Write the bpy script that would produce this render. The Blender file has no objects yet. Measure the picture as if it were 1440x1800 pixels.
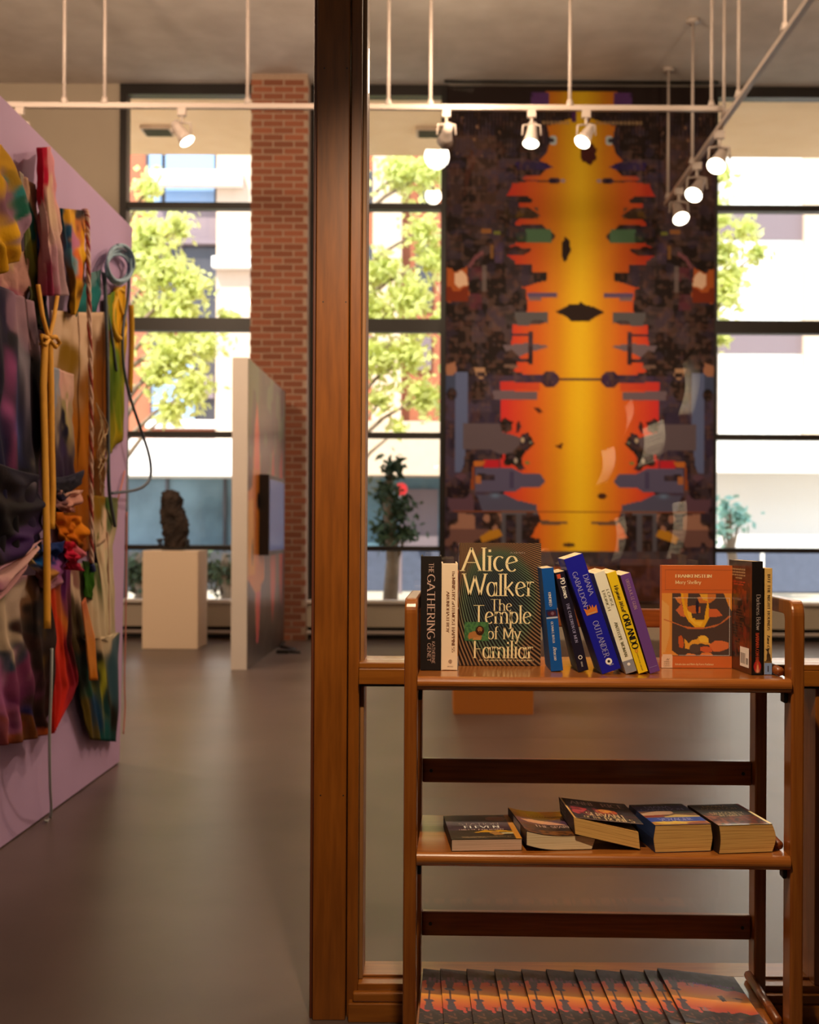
import bpy, math, random
import numpy as np
from mathutils import Vector, Matrix, Euler
random.seed(7); RNG = np.random.RandomState(7)
C = bpy.context.scene.collection
sc = bpy.context.scene
# ------------------------------------------------------------------ camera, world, lights
F = 2100.0; U0 = 767.0; V0 = 935.0; H = 1.13; ROLL = 0.0052
cam = bpy.data.objects.new('camera', bpy.data.cameras.new('camera')); C.objects.link(cam); sc.camera = cam
cam.location = (0, 0, H); cam.rotation_euler = (Matrix.Rotation(math.pi/2, 4, 'X') @ Matrix.Rotation(ROLL, 4, 'Z')).to_euler()
cd = cam.data; cd.sensor_fit = 'VERTICAL'; cd.sensor_height = 30.0; cd.sensor_width = 24.0; cd.lens = 35.0
cd.shift_x = -47/1800; cd.shift_y = 35/1800; cd.clip_start = 0.05; cd.clip_end = 200
cd.dof.use_dof = True; cd.dof.focus_distance = 2.46; cd.dof.aperture_fstop = 4.0
sc.view_settings.view_transform = 'Standard'; sc.view_settings.look = 'None'
sc.view_settings.gamma = 1.0; sc.view_settings.use_curve_mapping = False; sc.view_settings.exposure = 0.0
w = bpy.data.worlds.new('world'); sc.world = w; w.use_nodes = True
w.node_tree.nodes['Background'].inputs[0].default_value = (0.8, 0.88, 1.0, 1); w.node_tree.nodes['Background'].inputs[1].default_value = 2.8
def light(name, kind, loc, energy, color, target=None, size=0.1, spot=60, blend=0.6, size_y=None):
    l = bpy.data.lights.new(name, kind); o = bpy.data.objects.new(name, l); C.objects.link(o)
    o.location = loc; l.energy = energy; l.color = color
    if kind == 'AREA':
        l.size = size
        if size_y: l.shape = 'RECTANGLE'; l.size_y = size_y
    elif kind == 'SUN': l.angle = size
    else: l.shadow_soft_size = size
    if kind == 'SPOT': l.spot_size = math.radians(spot); l.spot_blend = blend
    if target is not None:
        o.rotation_euler = (Vector(target)-Vector(loc)).to_track_quat('-Z', 'Y').to_euler()
    return o
WARM = (1.0, 0.74, 0.48)
light('sun', 'SUN', (0, -10, 20), 9.5, (1.0, 0.9, 0.76), target=(0.35*20, -10+0.72*20, 20-0.95*20), size=0.01)
light('lobby_spot', 'SPOT', (0.0, 1.535, 2.42), 205, WARM, target=(0.3, 2.5, 0.7), size=0.025, spot=105, blend=1.0)
light('lobby_fill', 'AREA', (-1.7, -1.0, 2.5), 7, WARM, target=(0.3, 2.4, 0.7), size=1.1)
for x, y, e in ((-3.0, 7.2, 400), (2.8, 6.6, 280), (0.2, 9.0, 130)):
    light('gallery_fill', 'POINT', (x, y, 4.6), e, (1.0, 0.73, 0.50), size=0.15)  # unseen fill points added to brighten the gallery and its ceiling
light('textile_spot', 'SPOT', (0.9, 5.6, 4.5), 200, (1.0, 0.7, 0.45), target=(-1.5, 4.9, 1.95), size=0.04, spot=52, blend=0.8)
light('banner_spot', 'SPOT', (1.4, 9.0, 4.4), 195, (1.0, 0.72, 0.5), target=(1.5, 12.4, 2.3), size=0.05, spot=62, blend=0.9)

# ------------------------------------------------------------------ helpers
def P(u, v, Y):
    du, dv = u-U0, v-V0
    a, b = du+ROLL*dv, dv-ROLL*du
    return Vector((a/F*Y, Y, H-b/F*Y))
def lin(h):
    h = h.lstrip('#'); r = [int(h[i:i+2], 16)/255 for i in (0, 2, 4)]
    return tuple((c/12.92 if c <= .04045 else ((c+.055)/1.055)**2.4) for c in r)
def mat(name, col, rough=0.6, metal=0.0, spec=0.5, emit=None, es=1.0, noise=0.0, nscale=8.0, bump=0.0, bscale=60.0, coat=0.0, stretch=(1, 1, 1), col2=None, trans=0.0, sheen=0.0, rnd=0.0):
    m = bpy.data.materials.new(name); m.use_nodes = True; nt = m.node_tree; b = nt.nodes['Principled BSDF']
    c = lin(col) if isinstance(col, str) else col
    b.inputs['Base Color'].default_value = (*c, 1); b.inputs['Roughness'].default_value = rough; b.inputs['Metallic'].default_value = metal
    b.inputs['Specular IOR Level'].default_value = spec; b.inputs['Coat Weight'].default_value = coat; b.inputs['Coat Roughness'].default_value = 0.12
    b.inputs['Sheen Weight'].default_value = sheen
    if emit is not None:
        b.inputs['Emission Color'].default_value = (*(lin(emit) if isinstance(emit, str) else emit), 1); b.inputs['Emission Strength'].default_value = es
    tc = nt.nodes.new('ShaderNodeTexCoord'); mp = nt.nodes.new('ShaderNodeMapping'); mp.inputs['Scale'].default_value = stretch
    nt.links.new(tc.outputs['Object'], mp.inputs[0])
    if noise > 0 or col2:
        n = nt.nodes.new('ShaderNodeTexNoise'); n.inputs['Scale'].default_value = nscale; n.inputs['Detail'].default_value = 6
        nt.links.new(mp.outputs[0], n.inputs['Vector'])
        r = nt.nodes.new('ShaderNodeValToRGB'); nt.links.new(n.outputs['Fac'], r.inputs[0])
        c2 = (lin(col2) if isinstance(col2, str) else col2) if col2 else tuple(x*(1-noise) for x in c)
        r.color_ramp.elements[0].position = .3; r.color_ramp.elements[0].color = (*c2, 1)
        r.color_ramp.elements[1].position = .7; r.color_ramp.elements[1].color = (*c, 1)
        out = r.outputs[0]
        if rnd > 0:
            oi = nt.nodes.new('ShaderNodeObjectInfo'); ml = nt.nodes.new('ShaderNodeMapRange')
            ml.inputs['To Min'].default_value = 1-rnd; ml.inputs['To Max'].default_value = 1+rnd; nt.links.new(oi.outputs['Random'], ml.inputs[0])
            vm = nt.nodes.new('ShaderNodeVectorMath'); vm.operation = 'SCALE'; nt.links.new(out, vm.inputs[0]); nt.links.new(ml.outputs[0], vm.inputs['Scale']); out = vm.outputs[0]
        nt.links.new(out, b.inputs['Base Color'])
    if bump > 0:
        n2 = nt.nodes.new('ShaderNodeTexNoise'); n2.inputs['Scale'].default_value = bscale; n2.inputs['Detail'].default_value = 4
        nt.links.new(mp.outputs[0], n2.inputs['Vector'])
        bp = nt.nodes.new('ShaderNodeBump'); bp.inputs['Strength'].default_value = bump; bp.inputs['Distance'].default_value = 0.01
        nt.links.new(n2.outputs['Fac'], bp.inputs['Height']); nt.links.new(bp.outputs[0], b.inputs['Normal'])
    if trans > 0:
        t = nt.nodes.new('ShaderNodeBsdfTranslucent'); t.inputs[0].default_value = (*c, 1); mx = nt.nodes.new('ShaderNodeMixShader'); mx.inputs[0].default_value = trans
        nt.links.new(b.outputs[0], mx.inputs[1]); nt.links.new(t.outputs[0], mx.inputs[2]); nt.links.new(mx.outputs[0], nt.nodes['Material Output'].inputs[0])
    return m
def glass_mat(name, tint=(1, 1, 1), f0=0.04):
    m = bpy.data.materials.new(name); m.use_nodes = True; nt = m.node_tree; nt.nodes.remove(nt.nodes['Principled BSDF'])
    lw = nt.nodes.new('ShaderNodeLayerWeight'); lw.inputs[0].default_value = 0.5
    pw = nt.nodes.new('ShaderNodeMath'); pw.operation = 'POWER'; pw.inputs[1].default_value = 5; nt.links.new(lw.outputs['Facing'], pw.inputs[0])
    ma = nt.nodes.new('ShaderNodeMath'); ma.operation = 'MULTIPLY_ADD'; ma.inputs[1].default_value = 1-f0; ma.inputs[2].default_value = f0; nt.links.new(pw.outputs[0], ma.inputs[0])
    tr = nt.nodes.new('ShaderNodeBsdfTransparent'); tr.inputs[0].default_value = (*tint, 1)
    gl = nt.nodes.new('ShaderNodeBsdfGlossy'); gl.inputs['Roughness'].default_value = 0.0
    mx = nt.nodes.new('ShaderNodeMixShader'); nt.links.new(ma.outputs[0], mx.inputs[0]); nt.links.new(tr.outputs[0], mx.inputs[1]); nt.links.new(gl.outputs[0], mx.inputs[2])
    nt.links.new(mx.outputs[0], nt.nodes['Material Output'].inputs[0]); return m
def paint_mat(name, rough=0.6, spec=0.4, coat=0.0, sheen=0.0, mul=1.0, bump=0.0):
    m = bpy.data.materials.new(name); m.use_nodes = True; nt = m.node_tree; b = nt.nodes['Principled BSDF']
    a = nt.nodes.new('ShaderNodeAttribute'); a.attribute_name = 'Col'; nt.links.new(a.outputs['Color'], b.inputs['Base Color'])
    b.inputs['Roughness'].default_value = rough; b.inputs['Specular IOR Level'].default_value = spec; b.inputs['Coat Weight'].default_value = coat; b.inputs['Sheen Weight'].default_value = sheen
    if bump > 0:
        tc = nt.nodes.new('ShaderNodeTexCoord'); n2 = nt.nodes.new('ShaderNodeTexNoise'); n2.inputs['Scale'].default_value = 90; nt.links.new(tc.outputs['Object'], n2.inputs['Vector'])
        bp = nt.nodes.new('ShaderNodeBump'); bp.inputs['Strength'].default_value = bump; bp.inputs['Distance'].default_value = 0.01
        nt.links.new(n2.outputs['Fac'], bp.inputs['Height']); nt.links.new(bp.outputs[0], b.inputs['Normal'])
    return m
def tag(o, label=None, cat=None, group=None, kind=None):
    if label: o['label'] = label
    if cat: o['category'] = cat
    if group: o['group'] = group
    if kind: o['kind'] = kind
    return o
def empty(name, loc=(0, 0, 0), rz=0.0, **k):
    o = bpy.data.objects.new(name, None); C.objects.link(o); o.location = loc; o.rotation_euler = (0, 0, rz); o.empty_display_size = .05
    return tag(o, **k)
class MB:
    def __init__(s): s.v = []; s.f = []
    def add(s, vs, fs):
        n = len(s.v); s.v += [tuple(p) for p in vs]; s.f += [tuple(i+n for i in f) for f in fs]; return s
    def box(s, x0, x1, y0, y1, z0, z1):
        vs = [(x, y, z) for z in (z0, z1) for y in (y0, y1) for x in (x0, x1)]
        return s.add(vs, [(0, 2, 3, 1), (4, 5, 7, 6), (0, 1, 5, 4), (2, 6, 7, 3), (0, 4, 6, 2), (1, 3, 7, 5)])
    def tube(s, pts, r, n=8, cap=True):
        pts = [Vector(p) for p in pts]; rr = r if isinstance(r, (list, tuple)) else [r]*len(pts)
        vs = []; fs = []; up = None
        for i, p in enumerate(pts):
            t = (pts[min(i+1, len(pts)-1)]-pts[max(i-1, 0)]).normalized()
            if up is None: up = Vector((0, 0, 1)) if abs(t.z) < .9 else Vector((1, 0, 0))
            a = t.cross(up)
            if a.length < 1e-4: a = t.cross(Vector((0, 1, 0.3)))
            a.normalize(); up = a.cross(t).normalized()
            for k in range(n):
                an = 2*math.pi*k/n; vs.append(p+(a*math.cos(an)+up*math.sin(an))*rr[i])
        for i in range(len(pts)-1):
            for k in range(n): fs.append((i*n+k, i*n+(k+1) % n, (i+1)*n+(k+1) % n, (i+1)*n+k))
        if cap: fs += [tuple(range(n))[::-1], tuple((len(pts)-1)*n+k for k in range(n))]
        return s.add(vs, fs)
    def prism(s, poly, x0, x1, axis='x'):
        n = len(poly)
        def mk(a, b, c): return {'x': (c, a, b), 'y': (a, c, b), 'z': (a, b, c)}[axis]
        vs = [mk(a, b, x0) for a, b in poly]+[mk(a, b, x1) for a, b in poly]
        return s.add(vs, [tuple(range(n)), tuple(range(2*n-1, n-1, -1))]+[(i, n+i, n+(i+1) % n, (i+1) % n) for i in range(n)])
    def strip(s, A, B, x0, x1):      # wall between two matching YZ paths, extruded in x
        n = len(A); vs = []
        for x in (x0, x1):
            for P_ in (A, B): vs += [(x, a, b) for a, b in P_]
        fs = []
        for i in range(n-1):
            fs += [(i, i+1, n+i+1, n+i), (2*n+i, 3*n+i, 3*n+i+1, 2*n+i+1), (i, 2*n+i, 2*n+i+1, i+1), (n+i, n+i+1, 3*n+i+1, 3*n+i)]
        fs += [(0, n, 3*n, 2*n), (n-1, 3*n-1, 4*n-1, 2*n-1)]
        return s.add(vs, fs)
    def mesh(s, name):
        m = bpy.data.meshes.new(name); m.from_pydata(s.v, [], s.f); m.update(); return m
    def build(s, name, m, parent=None, bevel=0, smooth=False, fix=True, **k):
        me = s.mesh(name)
        if fix:
            import bmesh
            bm = bmesh.new(); bm.from_mesh(me); bmesh.ops.recalc_face_normals(bm, faces=bm.faces); bm.to_mesh(me); bm.free()
        me.materials.append(m); o = bpy.data.objects.new(name, me); C.objects.link(o)
        if parent: o.parent = parent
        if smooth: me.polygons.foreach_set('use_smooth', [True]*len(me.polygons))
        if bevel:
            b = o.modifiers.new('bevel', 'BEVEL'); b.width = bevel; b.segments = 2; b.limit_method = 'ANGLE'
        return tag(o, **k)
def box(name, m, x0, x1, y0, y1, z0, z1, parent=None, bevel=0, **k):
    return MB().box(min(x0, x1), max(x0, x1), min(y0, y1), max(y0, y1), min(z0, z1), max(z0, z1)).build(name, m, parent, bevel, fix=False, **k)
def grid_obj(name, pts, cols, m, parent=None, smooth=True, thick=0, **k):
    """pts (R,C,3) numpy, cols (R,C,3) linear"""
    R, Cc, _ = pts.shape; me = bpy.data.meshes.new(name); nv = R*Cc
    idx = np.arange(nv).reshape(R, Cc); q = np.stack([idx[:-1, :-1], idx[1:, :-1], idx[1:, 1:], idx[:-1, 1:]], -1).reshape(-1, 4)
    me.vertices.add(nv); me.vertices.foreach_set('co', pts.reshape(-1).astype(np.float32))
    me.loops.add(q.size); me.loops.foreach_set('vertex_index', q.reshape(-1).astype(np.int32))
    me.polygons.add(len(q)); me.polygons.foreach_set('loop_start', np.arange(0, q.size, 4, dtype=np.int32)); me.polygons.foreach_set('loop_total', np.full(len(q), 4, np.int32))
    me.update(calc_edges=True)
    if smooth: me.polygons.foreach_set('use_smooth', np.ones(len(q), bool))
    if cols is not None:
        at = me.color_attributes.new('Col', 'FLOAT_COLOR', 'POINT'); c4 = np.ones((nv, 4), np.float32); c4[:, :3] = cols.reshape(-1, 3); at.data.foreach_set('color', c4.reshape(-1))
    me.materials.append(m); me.validate(); o = bpy.data.objects.new(name, me); C.objects.link(o)
    if parent: o.parent = parent
    if thick:
        s = o.modifiers.new('solid', 'SOLIDIFY'); s.thickness = thick; s.offset = 0
    return tag(o, **k)
def vnoise(h, w_, cells, seed=0):
    r = np.random.RandomState(seed); g = r.rand(int(cells*h/max(h, w_))+3, int(cells*w_/max(h, w_))+3)
    y = np.linspace(0, g.shape[0]-2, h); x = np.linspace(0, g.shape[1]-2, w_); yi = y.astype(int); xi = x.astype(int)
    fy = (y-yi)[:, None]; fx = (x-xi)[None]; fy = fy*fy*(3-2*fy); fx = fx*fx*(3-2*fx)
    a = g[yi][:, xi]; b = g[yi][:, xi+1]; c = g[yi+1][:, xi]; d = g[yi+1][:, xi+1]
    return (a*(1-fx)+b*fx)*(1-fy)+(c*(1-fx)+d*fx)*fy
class Cv:
    """flat print painted on a vertex grid; coordinates run x0..x1 (right), y0..y1 (down)"""
    def __init__(s, x0, y0, x1, y1, step, col):
        s.x = np.arange(int(round((x1-x0)/step))+1)*step+x0; s.y = np.arange(int(round((y1-y0)/step))+1)*step+y0
        s.X, s.Y = np.meshgrid(s.x, s.y); s.a = np.ones(s.X.shape+(3,))*np.array(lin(col)); s.n = 0
    def _ap(s, m, col, al=1.0):
        c = np.array(lin(col)); m = (m*al)[..., None]; s.a = s.a*(1-m)+c*m; return s
    def poly(s, pts, col, al=1.0):
        x, y = s.X, s.Y; ins = np.zeros(x.shape, bool); n = len(pts)
        for i in range(n):
            x1, y1 = pts[i]; x2, y2 = pts[(i+1) % n]
            if y1 == y2: continue
            c = ((y1 > y) != (y2 > y)); ins ^= c & (x < (x2-x1)*(y-y1)/(y2-y1)+x1)
        return s._ap(ins.astype(float), col, al)
    def rect(s, x0, y0, x1, y1, col, al=1.0): return s._ap(((s.X >= x0) & (s.X <= x1) & (s.Y >= y0) & (s.Y <= y1)).astype(float), col, al)
    def ell(s, cx, cy, rx, ry, col, al=1.0): return s._ap((((s.X-cx)/rx)**2+((s.Y-cy)/ry)**2 <= 1).astype(float), col, al)
    def soft(s, cx, cy, rx, ry, col, al=1.0): return s._ap(np.exp(-((s.X-cx)/rx)**2-((s.Y-cy)/ry)**2), col, al)
    def blot(s, x0, y0, x1, y1, col, th=.6, cells=30, al=1.0, seed=None):
        s.n += 1; nz = vnoise(*s.X.shape, cells, s.n*13+1 if seed is None else seed)
        return s._ap(((nz > th) & (s.X >= x0) & (s.X <= x1) & (s.Y >= y0) & (s.Y <= y1)).astype(float), col, al)
    def blob(s, pts, col, jit=1.0, al=1.0):   # ragged closed outline
        out = []
        for i in range(len(pts)):
            a, b = pts[i], pts[(i+1) % len(pts)]
            for k in range(4): out.append((a[0]+(b[0]-a[0])*k/4+RNG.uniform(-jit, jit), a[1]+(b[1]-a[1])*k/4+RNG.uniform(-jit, jit)))
        return s.poly(out, col, al)
    def obj(s, name, m, fn, parent=None, **k):   # fn maps (u01, v01 arrays) -> xyz
        U = (s.X-s.x[0])/(s.x[-1]-s.x[0]); V = (s.Y-s.y[0])/(s.y[-1]-s.y[0])
        return grid_obj(name, fn(U, V), s.a, m, parent, smooth=True, **k)
# ------------------------------------------------------------------ stroke lettering
def A_(cx, cy, rx, ry, a0, a1, n=14): return [(cx+rx*math.cos(math.radians(a0+(a1-a0)*i/n)), cy+ry*math.sin(math.radians(a0+(a1-a0)*i/n))) for i in range(n+1)]
X_ = .64
G = {
'A': (.8, [[(.02, 0), (.4, 1)], [(.4, 1), (.78, 0)], [(.16, .36), (.64, .36)]]),
'B': (.68, [[(.12, 0), (.12, 1)], [(.12, 1), (.34, 1)]+A_(.34, .76, .22, .24, 90, -90)+[(.12, .52)], [(.34, .52)]+A_(.36, .26, .26, .26, 90, -90)+[(.12, 0)]]),
'C': (.78, [A_(.42, .5, .38, .5, 50, 310)]),
'D': (.82, [[(.12, 0), (.12, 1)], [(.12, 1), (.36, 1)]+A_(.36, .5, .4, .5, 90, -90)+[(.12, 0)]]),
'E': (.62, [[(.12, 0), (.12, 1)], [(.12, 1), (.56, 1)], [(.12, .52), (.5, .52)], [(.12, 0), (.58, 0)]]),
'F': (.58, [[(.12, 0), (.12, 1)], [(.12, 1), (.56, 1)], [(.12, .52), (.48, .52)]]),
'G': (.84, [A_(.42, .5, .38, .5, 50, 325), [(.74, .42), (.74, .1)], [(.5, .42), (.8, .42)]]),
'H': (.8, [[(.12, 0), (.12, 1)], [(.68, 0), (.68, 1)], [(.12, .52), (.68, .52)]]),
'I': (.28, [[(.14, 0), (.14, 1)]]),
'J': (.4, [[(.26, 1), (.26, .1)]+A_(.1, .05, .16, .2, 0, -100)]),
'K': (.74, [[(.12, 0), (.12, 1)], [(.66, 1), (.14, .42)], [(.26, .54), (.7, 0)]]),
'L': (.58, [[(.12, 0), (.12, 1)], [(.12, 0), (.56, 0)]]),
'M': (.96, [[(.12, 0), (.12, 1)], [(.12, 1), (.48, .1)], [(.48, .1), (.84, 1)], [(.84, 1), (.84, 0)]]),
'N': (.82, [[(.12, 0), (.12, 1)], [(.12, 1), (.7, 0)], [(.7, 0), (.7, 1)]]),
'O': (.86, [A_(.43, .5, .38, .5, 0, 360, 24)]),
'P': (.64, [[(.12, 0), (.12, 1)], [(.12, 1), (.34, 1)]+A_(.34, .74, .24, .26, 90, -90)+[(.12, .48)]]),
'Q': (.86, [A_(.43, .5, .38, .5, 0, 360, 24), [(.46, .2), (.8, -.12)]]),
'R': (.7, [[(.12, 0), (.12, 1)], [(.12, 1), (.34, 1)]+A_(.34, .75, .22, .25, 90, -90)+[(.12, .5)], [(.32, .5), (.68, 0)]]),
'S': (.6, [A_(.3, .75, .22, .25, 30, 270)+A_(.3, .25, .24, .25, 90, -150)]),
'T': (.7, [[(.35, 0), (.35, 1)], [(.02, 1), (.68, 1)]]),
'U': (.8, [[(.12, 1), (.12, .35)]+A_(.4, .32, .28, .32, 180, 360)+[(.68, 1)]]),
'V': (.76, [[(.02, 1), (.38, 0)], [(.38, 0), (.74, 1)]]),
'W': (1.1, [[(.02, 1), (.3, 0)], [(.3, 0), (.56, .9)], [(.56, .9), (.82, 0)], [(.82, 0), (1.08, 1)]]),
'X': (.72, [[(.04, 1), (.68, 0)], [(.04, 0), (.68, 1)]]),
'Y': (.7, [[(.02, 1), (.35, .5)], [(.68, 1), (.35, .5)], [(.35, .5), (.35, 0)]]),
'Z': (.66, [[(.06, 1), (.6, 1)], [(.6, 1), (.04, 0)], [(.04, 0), (.62, 0)]]),
'a': (.58, [A_(.26, .3, .2, .32, 0, 360, 20), [(.48, .62), (.48, 0)]]),
'b': (.58, [[(.1, 0), (.1, 1)], A_(.32, .31, .2, .32, 0, 360, 20)]),
'c': (.5, [A_(.28, .31, .22, .32, 50, 310)]),
'd': (.58, [[(.48, 0), (.48, 1)], A_(.26, .31, .2, .32, 0, 360, 20)]),
'e': (.54, [[(.06, .3), (.48, .42)]+A_(.28, .31, .22, .33, 20, 315)]),
'f': (.34, [[(.14, 0), (.14, .8)]+A_(.28, .8, .14, .22, 180, 60), [(.02, .62), (.32, .62)]]),
'g': (.56, [A_(.27, .34, .2, .29, 0, 360, 20), [(.47, .62), (.47, -.1)]+A_(.26, -.1, .21, .22, 0, -150)]),
'h': (.6, [[(.1, 0), (.1, 1)], [(.1, .4)]+A_(.3, .4, .19, .23, 180, 0)+[(.49, 0)]]),
'i': (.24, [[(.12, 0), (.12, .64)], [(.12, .82), (.12, .93)]]),
'j': (.26, [[(.14, .64), (.14, -.1)]+A_(.02, -.1, .12, .18, 0, -100), [(.14, .82), (.14, .93)]]),
'k': (.56, [[(.1, 0), (.1, 1)], [(.46, .64), (.12, .26)], [(.22, .36), (.5, 0)]]),
'l': (.22, [[(.11, 0), (.11, 1)]]),
'm': (.9, [[(.1, 0), (.1, .64)], [(.1, .4)]+A_(.28, .4, .17, .23, 180, 0)+[(.45, 0)], [(.45, .4)]+A_(.63, .4, .17, .23, 180, 0)+[(.8, 0)]]),
'n': (.6, [[(.1, 0), (.1, .64)], [(.1, .4)]+A_(.3, .4, .19, .23, 180, 0)+[(.49, 0)]]),
'o': (.56, [A_(.28, .31, .23, .33, 0, 360, 20)]),
'p': (.58, [[(.1, -.3), (.1, .64)], A_(.32, .31, .2, .32, 0, 360, 20)]),
'q': (.58, [[(.48, -.3), (.48, .64)], A_(.26, .31, .2, .32, 0, 360, 20)]),
'r': (.4, [[(.1, 0), (.1, .64)], [(.1, .38)]+A_(.28, .4, .17, .24, 180, 60)]),
's': (.44, [A_(.22, .47, .15, .16, 30, 270)+A_(.22, .16, .17, .16, 90, -150)]),
't': (.36, [[(.15, .9), (.15, .14)]+A_(.27, .14, .12, .14, 180, 290), [(.02, .62), (.32, .62)]]),
'u': (.6, [[(.1, .64), (.1, .24)]+A_(.29, .22, .19, .22, 180, 360)+[(.48, .64)], [(.48, .64), (.48, 0)]]),
'v': (.52, [[(.02, .64), (.26, 0)], [(.26, 0), (.5, .64)]]),
'w': (.78, [[(.02, .64), (.2, 0)], [(.2, 0), (.39, .6)], [(.39, .6), (.58, 0)], [(.58, 0), (.76, .64)]]),
'x': (.5, [[(.03, .64), (.47, 0)], [(.03, 0), (.47, .64)]]),
'y': (.52, [[(.02, .64), (.27, 0)], [(.5, .64), (.18, -.3)]]),
'z': (.48, [[(.05, .64), (.43, .64)], [(.43, .64), (.03, 0)], [(.03, 0), (.45, 0)]]),
'.': (.22, [[(.1, 0), (.1, .1)]]), ',': (.22, [[(.12, .1), (.06, -.12)]]), '-': (.4, [[(.06, .36), (.34, .36)]]), '&': (.8, [A_(.34, .76, .16, .22, 0, 360, 16), [(.26, .56), (.72, 0)], A_(.34, .27, .26, .28, 110, 350)]),
':': (.22, [[(.1, 0), (.1, .1)], [(.1, .5), (.1, .6)]]), '1': (.4, [[(.2, 0), (.2, 1)], [(.2, 1), (.06, .8)]]), '0': (.6, [A_(.3, .5, .24, .5, 0, 360, 20)]), '9': (.6, [A_(.3, .7, .24, .3, 0, 360, 20), [(.54, .7), (.34, 0)]]),
}
def text_geo(s, height, width=None, thick=.13, thin=.05, serif=True, slant=0.0, track=.04):
    V = []; Fc = []; x = 0.0
    def seg(pts):
        n = len(V)
        for i, p in enumerate(pts):
            a = pts[max(i-1, 0)]; b = pts[min(i+1, len(pts)-1)]; t = (b[0]-a[0], b[1]-a[1]); L = math.hypot(*t) or 1; t = (t[0]/L, t[1]/L)
            wd = (thin+(thick-thin)*abs(t[1])**1.5)/2; V.append((p[0]-t[1]*wd, p[1]+t[0]*wd)); V.append((p[0]+t[1]*wd, p[1]-t[0]*wd))
        for i in range(len(pts)-1): Fc.append((n+2*i, n+2*i+1, n+2*i+3, n+2*i+2))
    for ch in s:
        if ch == ' ': x += .36; continue
        wg, st = G.get(ch, G['.'])
        for q in st:
            pts = [(p[0]+x, p[1]) for p in q]
            seg(pts)
            if serif:
                for e, o in ((pts[0], pts[1]), (pts[-1], pts[-2])):
                    vert = abs(e[0]-o[0]) < .42*abs(e[1]-o[1])
                    if vert and (abs(e[1]) < .02 or abs(e[1]-1) < .02 or abs(e[1]-X_) < .02 or abs(e[1]+.3) < .02) and ch not in 'T' or (vert and ch == 'T' and abs(e[1]) < .02):
                        if ch in 'AMWVvw' and abs(e[1]-(1 if ch in 'A' else -9)) < .02: continue
                        sw = thick*.5+.055; n = len(V); y0 = e[1]-thin/2; y1 = e[1]+thin/2
                        V.extend([(e[0]-sw, y0), (e[0]+sw, y0), (e[0]+sw, y1), (e[0]-sw, y1)]); Fc.append((n, n+1, n+2, n+3))
        x += wg+track
    W = max(x-track, .01); sx = height if width is None else width/W
    return [((a+slant*b)*sx, b*height) for a, b in V], Fc, W*sx
def letters(name, m, parent, fn, s, ax, ay, height, width=None, align='l', down=False, **k):
    """fn maps (a,b) surface coords -> xyz. (ax,ay) = baseline start (or centre when align='c')"""
    st = {q: k.pop(q) for q in ('thick', 'thin', 'serif', 'slant', 'track') if q in k}
    V, Fc, W = text_geo(s, height, width, **st); off = -W/2 if align == 'c' else 0
    vs = [fn(ax+b, ay-(a+off)) if down else fn(ax+a+off, ay+b) for a, b in V]
    return MB().add(vs, Fc).build(name, m, parent, fix=False, **k)
# ------------------------------------------------------------------ materials
M = {}
M['concrete'] = mat('floor_concrete', '#5f514b', 0.36, col2='#4b3e38', nscale=1.6, bump=.05, bscale=6)
M['ceiling'] = mat('ceiling_plaster', '#c8c0ba', 0.9, col2='#b6ada6', nscale=3, bump=.15, bscale=20)
M['beige'] = mat('beige_paint', '#b3a694', 0.85, noise=.06, nscale=2)
M['white'] = mat('white_paint', '#d8cfc6', 0.7, noise=.04, nscale=3)
M['lilac'] = mat('lilac_paint', '#b295bd', 0.75, noise=.05, nscale=3)
M['black'] = mat('black_metal', '#16110f', 0.5)
M['darkframe'] = mat('dark_bronze_frame', '#1c1512', 0.45)
M['rod'] = mat('white_enamel', '#ab9d95', 0.4)
M['wood'] = mat('amber_wood', '#8e5012', 0.38, col2='#743e07', nscale=9, stretch=(9, 9, .8), coat=.35)
M['woodh'] = mat('amber_wood_rail', '#985a18', 0.38, col2='#7c4408', nscale=9, stretch=(.8, 9, 9), coat=.35)
M['case'] = mat('cherry_wood', '#a8662a', 0.28, col2='#8a4a16', nscale=10, stretch=(.6, 12, 12), coat=.6)
M['casev'] = mat('cherry_wood_upright', '#96581f', 0.33, col2='#7a3e10', nscale=10, stretch=(12, 12, .6), coat=.45)
M['caserail'] = mat('cherry_wood_rail', '#8a4a1c', 0.35, col2='#6a300e', nscale=10, stretch=(.6, 12, 12), coat=.4)
M['brick'] = mat('red_brick', '#935a40', 0.9, col2='#7a4530', nscale=12, rnd=.22, bump=.3, bscale=60)
M['mortar'] = mat('mortar', '#a68c78', 0.95, noise=.15, nscale=30)
M['glass'] = glass_mat('window_glass', (.97, .99, 1), 0.02)
M['paneglass'] = glass_mat('partition_glass', (.97, .98, .97), 0.045)
M['orange'] = mat('orange_paint', '#d07a16', 0.6)
M['rock'] = mat('dark_rough_stone', '#4a3c34', 0.9, col2='#17110e', nscale=9, bump=1.0, bscale=22)
M['soffit'] = mat('cream_soffit', '#ffdfb8', 0.9, col2='#f4d0a4', nscale=2)
M['cream'] = mat('cream_stone', '#d6bda6', 0.9, noise=.06)
M['facebrick'] = mat('orange_brick_wall', '#a86448', 0.9, noise=.12, nscale=4)
M['blueglass'] = mat('blue_curtained_glass', '#86a4c8', 0.25)
M['mauve'] = mat('mauve_panel', '#7c6c72', 0.8)
M['shop'] = mat('shop_glass', '#7190a0', 0.15, col2='#3c5360', nscale=.9)
M['darkglass'] = mat('dark_window_glass', '#4c4a50', 0.2, noise=.4, nscale=1.5)
M['whitewall'] = mat('white_render', '#f0ebe6', 0.8)
M['street'] = mat('pale_paving', '#b8ad9c', 0.9, noise=.08)
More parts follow.
